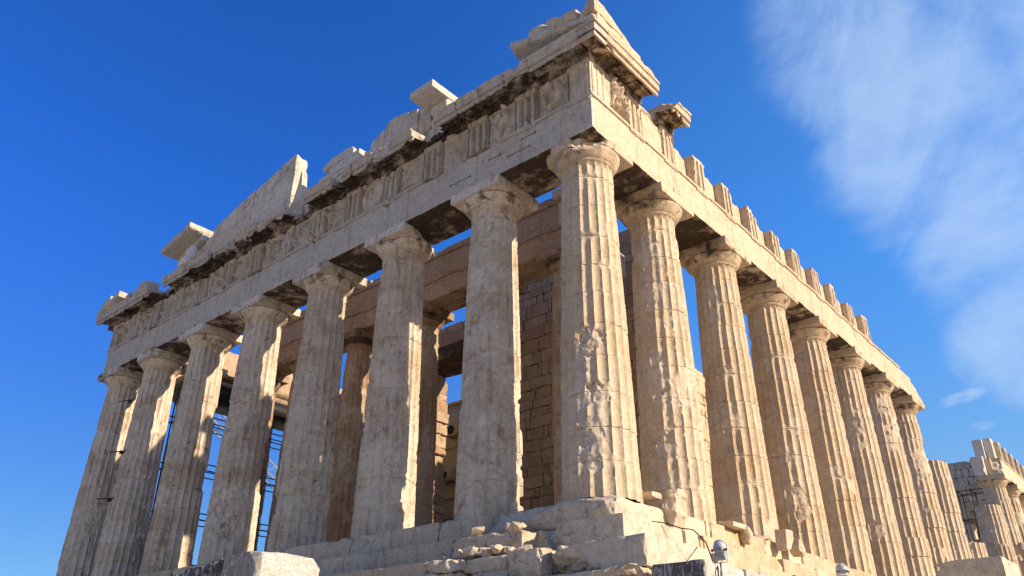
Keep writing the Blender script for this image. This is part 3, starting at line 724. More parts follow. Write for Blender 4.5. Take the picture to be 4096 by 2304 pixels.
for i in range(2, 12):
    g = Geo()
    a0, a1 = ST[i] + .425, (ST[i + 1] - .425 if i < 11 else ST[i] + 1.2)
    S_.blk(g, a0, a1, -.55, .60, ZF + .004, ZG - .02 - (.6 if i == 11 else 0), res=.09, rr=.02, chip=.10, seed=760 + i, tint=.25, cuts=[((a1 - .2, .60, ZG - .12), (.35, .4, .9), .09)])
    part(g, 'frieze_backing', M_SOUTH)
# far frieze of the south side
for k in range(8):
    c = FY[12] + 2.1455 * k + 1.1
    triglyph(S_, c, M_SOUTH, 780 + k, res=.08, dmg=-.1, o0=.05, cuts=[((c + .3, .905, ZG - .02), (.75, .25, 1.0), .05)])
g = Geo()
S_.blk(g, 50.5, 51.2, -.6, .05, ZF, ZG + .1, res=.12, chip=.2, seed=791, tint=.5); S_.blk(g, 50.9, 51.7, .1, .6, ZF, ZG + .2, res=.12, chip=.15, seed=792, tint=.4)
S_.blk(g, 49.9, 50.4, -.9, -.1, ZA, ZF + .1, res=.12, chip=.25, seed=793, tint=.4); S_.blk(g, 50.5, 51.2, -.5, .1, ZA, ZA + .5, res=.12, chip=.1, seed=794, tint=.4)
S_.blk(g, 51.9, 67, -.6, .05, ZF + .004, ZG - .5, res=.3, chip=.1, seed=795, tint=.4)
part(g, 'broken_frieze_block', M_NEW)
g = Geo()
N_.blk(g, -.7, 16, -.8, .8, ZF + .004, ZG, res=.2, seed=796, tint=.4); part(g, 'frieze_backing', M_INNER)

# cornice ----------------------------------------------------------------
def extr(g, sd, prof, a0, a1, res=.07, da=.08, amp=.006, seed=0, bite=0.0, bitez=0, tint=.3, crust_shade_f=None, slope=0.0, cuts=(), pres=None, white=0):
    """extrude a closed (out, z) profile along the side; bite nibbles the projecting edge"""
    pr = [];
    for (p, q) in zip(prof, prof[1:] + prof[:1]):
        d = math.dist(p, q); n = max(1, int(d / res)); pr += [(p[0] + (q[0] - p[0]) * k / n, p[1] + (q[1] - p[1]) * k / n) for k in range(n)]
    pr = np.array(pr); na = max(2, int(abs(a1 - a0) / da)); A = np.linspace(a0, a1, na + 1)
    cen = pr.mean(0)
    AA, II = np.meshgrid(A, np.arange(len(pr)), indexing='ij'); o = pr[II.ravel(), 0]; z = pr[II.ravel(), 1] + slope * (AA.ravel() - a0); a = AA.ravel()
    B = np.stack([a, o, z], 1)
    omax = pr[:, 0].max()
    n1 = fbm(B * [1, .3, .3], 1.5, 3, seed); n2 = fbm(B, 4, 3, seed + 3); fc = facet(B, 3.0, seed + 5)
    lim = omax + .01 - bite * np.clip(n1 - .05, 0, 1) * (1 + .6 * fc) - .012 * n2
    lowm = (z < 13.30) & (o > 1.3) & (slope == 0); n4 = fbm(B * [1, .1, .1], 2.6, 2, seed + 17); liftz = np.clip(n4 + 1.0 * bite - .38, 0, .5) * .45 * (bite > .02); z = np.where(lowm, np.minimum(z + liftz, 13.33), z)
    lim = lim - (B[:, 2] > 13.5) * bite * .25 * np.clip(n4, 0, 1)
    o = np.minimum(o, lim); o = o + amp * n2; z = z + amp * fbm(B + 9, 4, 2, seed) - (z > 13.55) * (.04 + .2 * bite) * np.clip(n2 + .5 * n4, 0, 1)
    # round the two ends a little
    P = np.array([sd.pt(x, y, w) for x, y, w in zip(a, o, z)])
    wear = (lim < omax - .05) * .6 * (B[:, 1] > lim)
    for (ca, co, cz), (na_, no, nz_), rg in cuts:
        q0 = np.array(sd.pt(ca, co, cz)); nv = np.array(sd.pt(ca + na_, co + no, cz + nz_)) - q0; nv /= np.linalg.norm(nv)
        s = (P - q0) @ nv; t = rg * (facet(P, 2.6, seed + 8) + .5 * fbm(P, 4, 3, seed)); m = s > t; P = np.where(m[:, None], P - nv * (s - t)[:, None], P); wear = np.where(m, .8, wear)
    n = len(pr); k = np.arange(len(P)).reshape(na + 1, n); kr = np.roll(k, -1, 1)
    F = np.stack([k[:-1], k[1:], kr[1:], kr[:-1]], -1).reshape(-1, 4)
    C = np.zeros((len(P), 4)); C[:, 0] = tint; C[:, 1] = wear; C[:, 3] = white
    if crust_shade_f: C[:, 2] = crust_shade_f(B)
    g.add(P, F, C); g.add(P[:n], [list(range(n))[::-1]], C[:n]); g.add(P[-n:], [list(range(n))], C[-n:])
    return g
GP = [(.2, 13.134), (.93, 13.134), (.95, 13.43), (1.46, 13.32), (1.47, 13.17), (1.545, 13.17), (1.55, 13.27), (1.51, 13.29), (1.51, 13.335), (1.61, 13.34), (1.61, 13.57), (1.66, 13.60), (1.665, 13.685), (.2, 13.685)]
soff = lambda B: .74 * ((B[:, 1] < 1.5) & (B[:, 2] < 13.45))  # cornice soffit: crust plus its deep shadow put into the colour
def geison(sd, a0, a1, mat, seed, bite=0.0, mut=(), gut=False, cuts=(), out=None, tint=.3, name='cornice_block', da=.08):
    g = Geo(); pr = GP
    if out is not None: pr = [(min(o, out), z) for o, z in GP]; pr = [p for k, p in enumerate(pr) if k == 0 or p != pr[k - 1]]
    extr(g, sd, pr, a0, a1, seed=seed, bite=bite, crust_shade_f=soff, cuts=cuts, tint=tint, da=da)
    for c in mut:
        w = .42
        for s0, s1 in ((c - w, c + w),):
            lo = [(.98, 13.345, 13.39), (1.46, 13.235, 13.30)]
            rg = np.random.RandomState(seed + int(c * 10) % 50); oe = 1.47 - (rg.uniform(0, .3) * (bite > .1))
            V = []
            for a in (s0, s1):
                for o, zb, zt in ((.98, 13.335, 13.42), (oe, 13.335 - (oe - .98) * .22, 13.32)): V += [sd.pt(a, o, zb), sd.pt(a, o, zt)]
            V = np.array(V); F = [[0, 2, 3, 1], [4, 5, 7, 6], [0, 4, 6, 2], [1, 3, 7, 5], [2, 6, 7, 3], [0, 1, 5, 4]]
            g.add(V, F, (tint, 0, .74, 0))  # mutules get the same painted crust and shadow tone
            if gut:
                for ia in range(6):
                    for io in range(3):
                        o = 1.06 + io * .16
                        if o > oe - .03: continue
                        zb = 13.335 - (o - .98) * .22; a = s0 + (ia + .5) * (s1 - s0) / 6
                        cyl(g, sd.pt(a, o, zb + .01), sd.pt(a, o, zb - .03), .028, 7, (tint, 0, .74, 0))
    return part(g, name, mat, angle=30)
def muts(lo, hi): 
    r = []
    for i in range(len(WT) - 1):
        for c in (WT[i], (WT[i] + WT[i + 1]) / 2):
            if lo + .3 < c < hi - .3: r.append(c)
    return r
# west: corner group in five blocks
wg = [(.935, -.93, 0.03, 0), (-.95, -1.94, .45, 0), (-1.99, -3.00, .35, 0), (-3.04, -4.03, .35, 0), (-4.08, -5.12, .18, 0), (-6.2, -8.3, .35, 0), (-8.34, -9.45, .45, 0), (-9.50, -10.5, .5, 0), (-10.75, -12.62, .15, 0),
      (-13.92, -15.7, .35, 0), (-15.75, -17.4, .65, 0), (-17.45, -19.2, .55, 0), (-19.5, -21.4, .18, 0), (-21.46, -23.55, .18, 0), (-24.98, -27.0, .16, 0), (-27.05, -30.44, .10, 0)]
for k, (a, b, bt, _) in enumerate(wg):
    geison(W_, b, a, M_BEAM, 800 + k, bt, muts(b, min(a, .9)), gut=k < 6, da=.05 if k < 7 else .08, tint=.15 + .3 * ((k * 7) % 5) / 5)
for k, (a, b) in enumerate([(-5.13, -6.18), (-12.64, -13.9), (-23.64, -24.9)]):
    geison(W_, b, a, M_BEAM, 830 + k, .3, (), out=1.05, tint=.4, cuts=[(((a + b) / 2, 1.0, 13.42), (.15, .55, .8), .12)])
g = Geo()
block(g, (.94, -1.60, 13.33), (1.60, -.94, 13.685), .05, .012, .03, .004, 846, tint=.2, crust=lambda V: .62 * (V[:, 2] < 13.36))  # corner soffit darkened likewise, shade painted in with the crust
block(g, (1.475, -1.545, 13.17), (1.545, -.94, 13.329), .05, .01, .04, .003, 847, tint=.2); block(g, (.94, -1.545, 13.17), (1.474, -1.475, 13.329), .05, .01, .04, .003, 848, tint=.2)
block(g, (.94, -1.665, 13.60), (1.665, -1.602, 13.685), .05, .008, .02, .002, 849, tint=.2); block(g, (1.602, -1.600, 13.60), (1.665, -.94, 13.685), .05, .008, .02, .002, 850, tint=.2)
part(g, 'cornice_block', M_BEAM, angle=30)
# south: corner stretch and a lonely block
def smuts(lo, hi): return [c for i in range(3) for c in (ST[i], (ST[i] + ST[i + 1]) / 2) if lo < c < hi]
geison(S_, -.935, 1.0, M_SOUTH, 840, .03, smuts(-.6, .9), gut=True, da=.05, tint=.2)
geison(S_, 1.02, 2.02, M_SOUTH, 841, .14, [1.5], gut=True, da=.05, tint=.2)
geison(S_, 2.98, 4.08, M_SOUTH, 842, .10, [3.6], gut=True, da=.05, tint=.3, cuts=[((3.1, 1.6, 13.5), (-.9, .5, .6), .08)])

# tympanum and what is left of the raking cornice --------------------------
def slabpoly(g, poly, y0, y1, res=.06, seed=0, tint=.3, amp=.055, crust=0):
    """vertical slab with outline poly (x, z); its outline edge is broken stone"""
    pts = []
    for p, q in zip(poly, poly[1:] + poly[:1]):
        n = max(1, int(math.dist(p, q) / res)); pts += [(p[0] + (q[0] - p[0]) * k / n, p[1] + (q[1] - p[1]) * k / n) for k in range(n)]
    pts = np.array(pts); n = len(pts)
    rows = [y0, y0 + .03, (y0 + y1) / 2, y1 - .03, y1]
    cen = pts.mean(0); V = []
    for j, y in enumerate(rows):
        sh = .02 if j in (0, 4) else 0
        B = np.stack([pts[:, 0], np.full(n, y), pts[:, 1]], 1)
        d = pts - cen; d = d / np.linalg.norm(d, axis=1, keepdims=True)
        m = ((pts[:, 1] > pts[:, 1].min() + .05))[:, None]
        off = (-sh + amp * (fbm(B, 3, 3, seed) + facet(B, 3, seed + 1)))[:, None] * m
        W = pts + d * off; V.append(np.stack([W[:, 0], np.full(n, y), W[:, 1]], 1))
    V = np.concatenate(V); k = np.arange(len(V)).reshape(5, n); kr = np.roll(k, -1, 1)
    F = np.stack([k[:-1], kr[:-1], kr[1:], k[1:]], -1).reshape(-1, 4)
    C = np.zeros((len(V), 4)); C[:, 0] = tint; C[:, 2] = crust
    g.add(V, F, C); g.add(V[:n], [list(range(n))[::-1]], C[:n]); g.add(V[-n:], [list(range(n))], C[-n:]); return g
g = Geo()
zt = 13.672
slabpoly(g, [(-4.0, zt), (-4.2, 14.0), (-4.9, 14.25), (-5.0, 14.75), (-6.25, 14.95), (-6.35, zt)], -.62, -.02, seed=1, tint=.1)
slabpoly(g, [(-6.37, zt), (-6.40, 15.45), (-7.05, 15.62), (-7.07, 14.6), (-7.3, zt)], -.58, -.02, seed=2, tint=.5)
slabpoly(g, [(-7.09, zt), (-7.09, 15.62), (-7.8, 15.80), (-8.3, 15.92), (-8.85, 15.85), (-8.86, zt)], -.66, -.02, seed=3, tint=.3)
slabpoly(g, [(-8.88, zt), (-8.88, 15.86), (-9.35, 15.72), (-9.9, 15.4), (-9.92, zt)], -.55, -.02, seed=4, tint=.6)
slabpoly(g, [(-9.94, zt), (-9.94, 15.18), (-10.3, 15.28), (-10.32, zt)], -.5, -.02, seed=5, tint=.2)
part(g, 'tympanum_wall', M_WEST, angle=30)
g = Geo()
rc = [(-10.34, -11.7, zt, 14.3), (-11.72, -13.0, zt, 14.35), (-13.02, -13.95, zt, 14.25), (-10.36, -11.2, 14.31, 14.95), (-11.22, -12.3, 14.36, 15.0), (-12.32, -13.6, 14.36, 14.85), (-10.5, -11.5, 14.97, 15.5), (-11.52, -12.5, 15.02, 15.45), (-12.52, -13.2, 14.87, 15.2)]
for k, (a, b, z0, z1) in enumerate(rc): block(g, (b, -.62 + .04 * (k % 3), z0 + .01), (a, -.02, z1), .07, .02, .10, .01, 860 + k, tint=.2 + .08 * (k % 5))
block(g, (-13.0, -.55, 15.52), (-11.0, -.1, 15.98), .08, .03, .10, .012, 871, tint=.7, cuts=[((-12.6, -.4, 15.9), (-.5, 0, .85), .04), ((-11.1, -.4, 15.9), (.5, 0, .85), .04)])
part(g, 'tympanum_wall', M_NEW, angle=30)
g = Geo()
slabpoly(g, [(-15.05, zt), (-15.0, 15.1), (-14.95, 16.2), (-15.1, 17.36), (-15.5, 17.42), (-16.7, 17.12), (-18.1, 16.79), (-18.2, zt)], -.62, -.05, seed=11, tint=.1)
slabpoly(g, [(-18.22, zt), (-18.12, 16.78), (-19.6, 16.44), (-21.25, 16.02), (-21.4, 15.62), (-21.9, 15.5), (-21.95, zt)], -.66, -.05, seed=12, tint=.35)
slabpoly(g, [(-21.97, zt), (-21.93, 15.46), (-23.2, 15.05), (-24.1, 14.6), (-24.6, 14.3), (-25.6, zt)], -.6, -.05, seed=13, tint=.25)
slabpoly(g, [(-13.97, zt), (-13.97, 14.35), (-14.08, 15.0), (-14.20, 15.9), (-14.30, 16.15), (-14.42, 15.4), (-14.60, 14.7), (-14.95, 14.3), (-14.98, zt)], -.74, -.48, seed=14, tint=.2, amp=.02)
part(g, 'tympanum_wall', M_WEST, angle=30)
SL = .236
def rake(g, xa, xb, za, y0, y1, th, seed, slope, tint=.3, **kw):
    f = lambda V: np.stack([V[:, 0], V[:, 1], V[:, 2] + (V[:, 0] - xa) * slope], 1)
    lo = (min(xa, xb), y0, za); hi = (max(xa, xb), y1, za + th)
    return block(g, lo, hi, .06, .015, .15, .010, seed, tint=tint, xf=f, bias=.12, **kw)
g = Geo(); rake(g, 1.62, .2, 13.69, -1.64, -.2, .26, 880, -SL, .2); rake(g, .18, -1.72, 13.69 + 1.44 * SL, -1.62, -.2, .36, 881, -SL, .25, cuts=[((-1.5, -1.6, 14.0), (-.7, -.6, -.5), .1)])
part(g, 'raking_cornice', M_BEAM, angle=30)
g = Geo(); rake(g, .95, .46, 14.12, -1.58, -.5, .42, 882, -SL, .2); rake(g, .44, -.2, 14.24, -1.6, -.5, .40, 883, -SL, .3)
block(g, (1.0, -1.62, 14.02), (1.66, -.1, 14.55), .06, .02, .12, .01, 884, tint=.4, cuts=[((1.3, -.9, 14.5), (.1, .35, .95), .04), ((1.1, -1.5, 14.3), (-.6, -.7, .35), .06)])
block(g, (.9, -.08, 13.95), (1.62, .55, 14.3), .06, .02, .10, .01, 885, tint=.3, cuts=[((1.3, .1, 14.25), (.1, .5, .85), .04)])
block(g, (.6, -1.5, 13.69), (1.66, .9, 13.98), .07, .02, .10, .008, 886, tint=.2); block(g, (.6, .92, 13.69), (1.64, 2.0, 13.88), .07, .02, .12, .008, 887, tint=.35, cuts=[((1.6, 1.6, 13.85), (.2, .5, .8), .05)])
part(g, 'gutter_block', M_SOUTH, angle=30)
g = Geo(); rock(g, (-.66, -1.35, 14.62), (.75, .55, .55), 21, n=16, cutsn=3, boxy=.2, tint=.4, amp=.06); o = part(g, 'lion_head_spout', M_BEAM, angle=40)
# raking fragment beside the gap, standing on its wall stone
g = Geo(); block(g, (-6.45, -1.62, 15.08), (-5.28, -.1, 15.38), .05, .02, .12, .008, 890, tint=.15, white=.4); block(g, (-6.2, -.85, 14.7), (-5.3, -.15, 15.09), .06, .1, .04, .005, 891, tint=.15, white=.3)
part(g, 'raking_cornice', M_BEAM, angle=30)
g = Geo(); f = lambda V: np.stack([V[:, 0], V[:, 1], V[:, 2] + (V[:, 0] + 24.4) * SL], 1)
block(g, (-24.4, -1.64, 15.25), (-21.9, -.2, 15.55), .06, .015, .14, .008, 892, tint=.2, xf=f); block(g, (-24.0, -.9, 14.9), (-21.9, -.1, 15.26), .08, .05, .05, .006, 893, tint=.3, xf=f)
part(g, 'raking_cornice', M_BEAM, angle=30)
g = Geo(); f = lambda V: np.stack([V[:, 0], V[:, 1], V[:, 2] + (V[:, 0] + 30.5) * SL], 1)
block(g, (-30.5, -1.64, 13.69), (-28.3, -.2, 14.0), .09, .02, .06, .006, 894, tint=.3, xf=f); block(g, (-30.4, -1.55, 14.01), (-29.5, -.3, 14.42), .09, .02, .1, .006, 895, tint=.25, xf=f)
part(g, 'raking_cornice', M_BEAM, angle=30)

# --- inner porch beams and frieze ------------------------------------------
iends = [-3.6, -8.15, -12.32, -16.52, -20.69, -25.3]
for i in range(5):
    beam(I_, iends[i], iends[i + 1], M_INNER, 900 + 10 * i, False, (), [(iends[i], iends[i + 1])], [(c, 0, .845) for c in np.arange(iends[i] - 1, iends[i + 1] + .5, -2.1)] , tint=.5, crust=.4, z0=10.815, z1=11.80, half=.70, chip=.05)
rf = random.Random(3)
g = Geo()
for k in range(13):
    a0 = -3.65 - k * 1.66; a1 = a0 - 1.65; caps = []
    for q in range(rf.randrange(3, 5)):     # riders and walkers in low relief, worn smooth
        x = .12 + q * .25 + rf.uniform(-.04, .04)
        caps += [(x, .78, x + .02, .52, .055, .055), (x, .88, x, .9, .045, .05), (x, .5, x - .05, .14, .035, .04), (x + .01, .5, x + .08, .14, .035, .04), (x, .7, x + .1, .6, .025, .03)]
        if rf.random() < .6: caps += [(x - .05, .45, x + .18, .48, .09, .05), (x + .18, .5, x + .25, .72, .05, .05), (x + .18, .4, x + .24, .12, .03, .04)]
    def fn(V, W, a0=a0, a1=a1, caps=caps):
        m = V[:, 1] < IY - .66; u = (a0 - V[:, 0]) / (a0 - a1); z = (V[:, 2] - 11.8) / 1.02
        h = 1.9 * capsule_field(np.stack([u, z], 1), caps) * (1 + .4 * fbm(V, 6, 2, k)); return W - np.array([0, 1, 0]) * (h * m)[:, None]
    I_.blk(g, a0, a1, .1, .66, 11.804, 12.82, res=.035 if k < 8 else .06, rr=.008, chip=.03, amp=.004, seed=950 + k, fn=fn, tint=.5)
part(g, 'sculpted_frieze', M_INNER, angle=40)
g = Geo()
for k in range(9):
    I_.blk(g, -3.6 - k * 2.4, -3.6 - (k + 1) * 2.4 + .02, -.6, .74, 12.825, 13.05, res=.12, chip=.06, seed=970 + k, tint=.5, crust=.3)
    if k not in (3, 6): I_.blk(g, -3.7 - k * 2.4, -3.6 - (k + 1) * 2.4 + .1, -.6, .60 - .05 * (k % 3), 13.052, 13.30 + .12 * (k % 2), res=.12, chip=.10, seed=980 + k, tint=.6, crust=.3)
I_.blk(g, -3.6, -25.2, -.6, .09, 11.804, 12.82, res=.3, seed=990)
part(g, 'porch_cornice', M_INNER, angle=35)
# return of the porch beam along the south side, broken off
g = Geo()
block(g, (-4.4, 4.46, 11.81), (-3.62, 7.4, 12.9), .1, .02, .1, .01, 991, tint=.2, cuts=[((-4, 6.9, 12.5), (0, .8, .5), .15)]); block(g, (-4.6, 5.86, 10.82), (-3.75, 8.0, 11.80), .1, .02, .08, .01, 992, tint=.4)
block(g, (-4.5, 4.2, 12.92), (-3.3, 6.4, 13.25), .1, .02, .1, .01, 993, tint=.2)
part(g, 'broken_frieze_block', M_SOUTH, angle=35)

# --- cella walls -----------------------------------------------------------
def masonry(g, along, a0, a1, c0, c1, z0, z1, seed, course=.52, ln=1.25, jag=(0, 0), topn=0.0, openings=(), crust=0, tint=(.1, 1.0), res=.09, chip=.09):
    """ashlar wall; along='x' or 'y'; jag = ragged left / right end"""
    rg = random.Random(seed); zr = [z0]; course0 = course
    while zr[-1] < z1 - .3: zr.append(min(z1, zr[-1] + course0 * rg.choice((.72, .95, 1.0, 1.08, 1.25))))
    if z1 - zr[-1] > .02: zr[-1] = z1
    for j in range(len(zr) - 1):
        zb = zr[j]; course = zr[j + 1] - zb; off = rg.uniform(0, ln); lo = a0 + rg.uniform(0, jag[0]); hi = a1 - rg.uniform(0, jag[1])
        if topn and zb > z1 - topn: hi2 = hi - (zb - z1 + topn) / topn * rg.uniform(0, .7) * (hi - lo); hi = hi2
        a = lo
        while a < hi - .1:
            b = min(hi, (math.floor((a - off) / ln) + 1) * ln + off + rg.uniform(-.22, .22))
            if b - a < .12: b = min(hi, a + .4)
            mid = (a + b) / 2; zc = zb + course / 2
            if not any(p0 < mid < p1 and q0 < zc < q1 for p0, p1, q0, q1 in openings):
                e = rg.uniform(-.02, .015)
                q_ = .010 + .012 * rg.random() ** 3; p = ((a + q_, c0 - e, zb + .006), (b - q_, c1 + e, zb + course - .006)) if along == 'x' else ((c0 - e, a + q_, zb + .006), (c1 + e, b - q_, zb + course - .006))
                block(g, p[0], p[1], res, .012, chip, .006, rg.randrange(9999), tint=rg.uniform(*tint), crust=crust, bias=.05 if rg.random() < .4 else .25)
            a = b
g = Geo(); masonry(g, 'x', -12.0, -3.62, 9.0, 11.0, .7, 13.7, 31, jag=(.35, 0)); part(g, 'cella_wall', M_INNER, angle=35)
g = Geo(); masonry(g, 'x', -25.2, -16.42, 9.0, 11.0, .7, 10.6, 32, jag=(0, .38), ln=1.1, chip=.16); part(g, 'cella_wall', M_INNER, angle=35)
g = Geo()
for k, (yy, e) in enumerate(((9.0, 0), (9.7, .05), (10.4, 0))): block(g, (-17.6, yy + .01, 10.60), (-11.6, yy + .68, 11.25), .09, .02, .08, .01, 1000 + k, tint=.8, crust=.8)
masonry(g, 'x', -18.2, -11.9, 9.05, 11.0, 11.27, 12.3, 33, course=.5, chip=.12, jag=(.4, .2)); part(g, 'door_lintel', M_INNER, angle=35)
g = Geo(); masonry(g, 'y', 11.0, 16.2, -4.75, -3.58, .7, 8.3, 34, topn=3.0, tint=(.0, .4)); part(g, 'cella_wall', M_SOUTH, angle=35)
g = Geo(); masonry(g, 'y', 5.6, 9.0, -4.75, -3.7, .7, 2.8, 35, topn=1.0, tint=(.1, .5)); part(g, 'cella_wall', M_SOUTH, angle=35)
g = Geo(); masonry(g, 'x', -8, -1.0, 55.0, 56.2, .7, 12.9, 36, ln=1.5, course=.62, jag=(0, 0), chip=.22, openings=((-2.9, .2, 0, 8.0),), res=.2, tint=(0, .9)); block(g, (-8, 56.6, .7), (-.3, 57.6, 12.4), .6, tint=.9); part(g, 'cella_wall', M_WEST, angle=35)  # back slab added behind the opening to make it read dark
for i in range(3):
    g = Geo(); masonry(g, 'x', -25.6, -3.2, 4.0 if i == 0 else 4.35, 12, .0 + .35 * i, .35 + .35 * i, 37 + i, course=.35, ln=2, res=.5) if i < 2 else None
    if i < 2: part(g, 'porch_step', M_INNER)

# --- steps -----------------------------------------------------------------
SZ = [0, -.64, -1.28, -1.92]; SO = [1.04, 1.66, 2.52]
def stepcourse(sd, lvl, a0, a1, mat, seed, ln=1.9, lnv=.3, chip=.12, o_in=None, res=.09, skip=(), wob=.03, name='step'):
    g = Geo(); rg = random.Random(seed); a = a1; o1 = SO[lvl]; oi = o1 - 1.5 if o_in is None else o_in
    while a > a0 + .1:
        b = max(a0, a - ln * rg.uniform(1 - lnv, 1 + lnv))
        if a - b < .3: b = a0
        mid = (a + b) / 2
        if not any(s0 < mid < s1 for s0, s1 in skip):
            e = rg.uniform(-wob, wob); cu = []
            if rg.random() < .45: sg = rg.choice((-1, 1)); cu = [((a - .12 if sg > 0 else b + .12, o1, SZ[lvl] - .08), (sg * rg.uniform(.35, .9), .6, rg.uniform(.2, .8)), .10)]
            sd.blk(g, b + .006, a - .006, oi, o1 + e, SZ[lvl + 1] + .004, SZ[lvl], res=res, rr=.02, chip=chip, amp=.012, seed=rg.randrange(9999), tint=rg.uniform(.1, .8), cuts=cu, bias=.15, f=1.8)
        a = b
    return part(g, name, mat, angle=35)
stepcourse(W_, 0, -30.0, -2.9, M_STEP, 51); stepcourse(W_, 1, -31.0, -3.4, M_STEP, 52, chip=.16); stepcourse(W_, 2, -31.5, -3.3, M_STEP, 53, ln=2.2, chip=.16)
stepcourse(S_, 0, 3.2, 68, M_SOUTH, 54, ln=2.1, chip=.16); stepcourse(S_, 1, 1.6, 68, M_SOUTH, 55, chip=.18, ln=2.0); stepcourse(S_, 2, 1.4, 68, M_SOUTH, 56, chip=.18, ln=2.2)
# corner blocks of the steps
g = Geo()
block(g, (-2.9, -1.02, -.63), (.98, 2.0, .0), .07, .12, .16, .02, 1010, tint=.3, f=1.3, cuts=[((-1.4, -1.0, -.2), (-.15, -.8, .6), .12), ((.55, -.8, 0), (.2, -.5, .85), .05), ((.9, -.9, -.2), (.7, -.7, .2), .08)])
block(g, (-.9, 2.01, -.63), (1.02, 3.19, .0), .07, .04, .12, .01, 1011, tint=.2)
part(g, 'step', M_STEP, angle=35)
g = Geo()
block(g, (-.35, -1.58, -1.25), (1.58, .9, -.63), .05, .02, .08, .010, 1012, tint=.1, cuts=[((1.4, -1.6, -1.22), (.35, -.7, -.75), .05), ((-.3, -1.5, -.9), (-.9, -.5, .1), .14), ((.3, -1.58, -1.18), (-.1, -.75, -.65), .12)], bias=.1)
block(g, (-3.4, -1.35, -1.26), (-.4, .2, -.66), .08, .05, .20, .02, 1013, tint=.4, f=1.6, cuts=[((-2.4, -1.3, -.8), (0, -.7, .7), .15), ((-.8, -1.3, -.9), (.4, -.8, .4), .15)])
block(g, (.4, .92, -1.25), (1.66, 1.58, -.64), .08, .03, .15, .01, 1014, tint=.3)
part(g, 'step', M_STEP, angle=35)
g = Geo()
block(g, (.35, -2.72, -1.93), (2.78, -.1, -1.33), .05, .02, .09, .012, 1015, tint=.15, bias=.2, cuts=[((.6, -2.7, -1.7), (-.8, -.6, .2), .15), ((1.6, -2.7, -1.78), (-.25, -.75, -.6), .16), ((.9, -2.7, -1.42), (-.3, -.6, .7), .12)])
block(g, (1.4, .52, -1.93), (2.6, 1.35, -1.29), .08, .03, .14, .01, 1016, tint=.3)
part(g, 'step', M_STEP, angle=35)
g = Geo()
for k in range(9):
    a = 2.2 - k * 1.9 - .3 * (k % 3); block(g, (a - 1.75, -2.95 - .1 * (k % 2), -2.45), (a, -1.2, -1.95), .09, .05, .2, .02, 1030 + k, tint=.2 + .1 * (k % 4), f=1.6)
for k in range(14):
    a = -1.2 + k * 2.2; block(g, (1.2, a, -2.45), (2.85 + .1 * (k % 2), a + 2.15, -1.95), .1, .05, .2, .02, 1050 + k, tint=.2 + .1 * (k % 4), f=1.6)
part(g, 'foundation_course', M_STEP, angle=35)
g = Geo(); block(g, (-30.0, -.2, -2.4), (.2, 68, -.02), 1.2, .02, .0, .0, 1080); block(g, (-31, -2.9, -5.9), (2.6, 69, -2.47), 1.0, .1, .1, .02, 1081)
part(g, 'platform_core', M_STEP)
# broken filling between the corner blocks
g = Geo(); rr_ = random.Random(8)
bigs = [((-1.35, -1.62, -.98), (1.1, .8, .55), 2, .1), ((-2.6, -1.55, -.98), (1.3, .7, .6), 3, -.1), ((-.2, -2.35, -1.62), (1.0, .8, .6), 4, .2), ((-1.35, -2.35, -1.65), (1.5, .7, .6), 5, -.05), ((-2.7, -2.45, -1.66), (1.3, .7, .62), 6, .1),
        ((.55, -2.62, -2.12), (1.2, .7, .34), 7, .05), ((-.75, -2.75, -2.15), (1.4, .7, .34), 8, -.05), ((-2.3, -2.8, -2.18), (1.6, .7, .34), 9, .03), ((1.9, -2.72, -2.13), (1.5, .6, .36), 10, 0)]
for c, sz, sd_, ro in bigs:
    rs_ = random.Random(sd_); lo = [c[q] - sz[q] / 2 for q in range(3)]; hi = [c[q] + sz[q] / 2 for q in range(3)]
    nb = rs_.choice((1, 2, 2)); zz_ = [lo[2], lo[2] + sz[2] * rs_.uniform(.4, .6), hi[2]] if nb == 2 else [lo[2], hi[2]]
    for q in range(nb):
        sh_ = rs_.uniform(-.12, .12); sx_ = rs_.choice((-1, 1))
        block(g, (lo[0] + sh_, lo[1] + rs_.uniform(-.05, .15), zz_[q] + .008), (hi[0] + sh_ - .02, hi[1], zz_[q + 1] - .008), .05, .04, .20, .03, 1200 + sd_ * 3 + q, tint=rs_.uniform(.1, .8), bias=.08, f=1.9,
              cuts=[((c[0] + sx_ * sz[0] * .3, lo[1] + .08, zz_[q + 1] - .05), (sx_ * .6, -.7, .4), .14), ((c[0] - sx_ * sz[0] * .25, lo[1] + .05, zz_[q] + .1), (-sx_ * .5, -.7, -.5), .14)])
for k in range(40):
    lv = rr_.choice((0, 1, 1, 2)); x = rr_.uniform(-2.9, [-1.0, -.5, .2][lv]); y = -[1.62, 2.35, 2.85][lv] + rr_.uniform(-.06, .2); z = SZ[lv + 1] + rr_.uniform(.0, .12)
    if lv == 2: z = -2.25 + rr_.uniform(-.15, .25)
    s_ = rr_.uniform(.10, .30); rock(g, (x, y, z), (s_ * 1.6, s_, s_ * .8), 1100 + k, n=8, cutsn=14, rot=rr_.uniform(0, 3), tilt=rr_.uniform(-.3, .3), tint=rr_.uniform(.1, .7), amp=.02, boxy=.8, wear=.2)
part(g, 'rubble_fill', M_STEP, angle=12)

# ================================================================== loose and separate things
def thing_rock(name, label, cat, mat, specs, base, group=None):
    g = Geo()
    for sp in specs: sp(g)
    o = g.build(name, mat, angle=30); reorigin(o, base); return tag(o, label, cat, group)
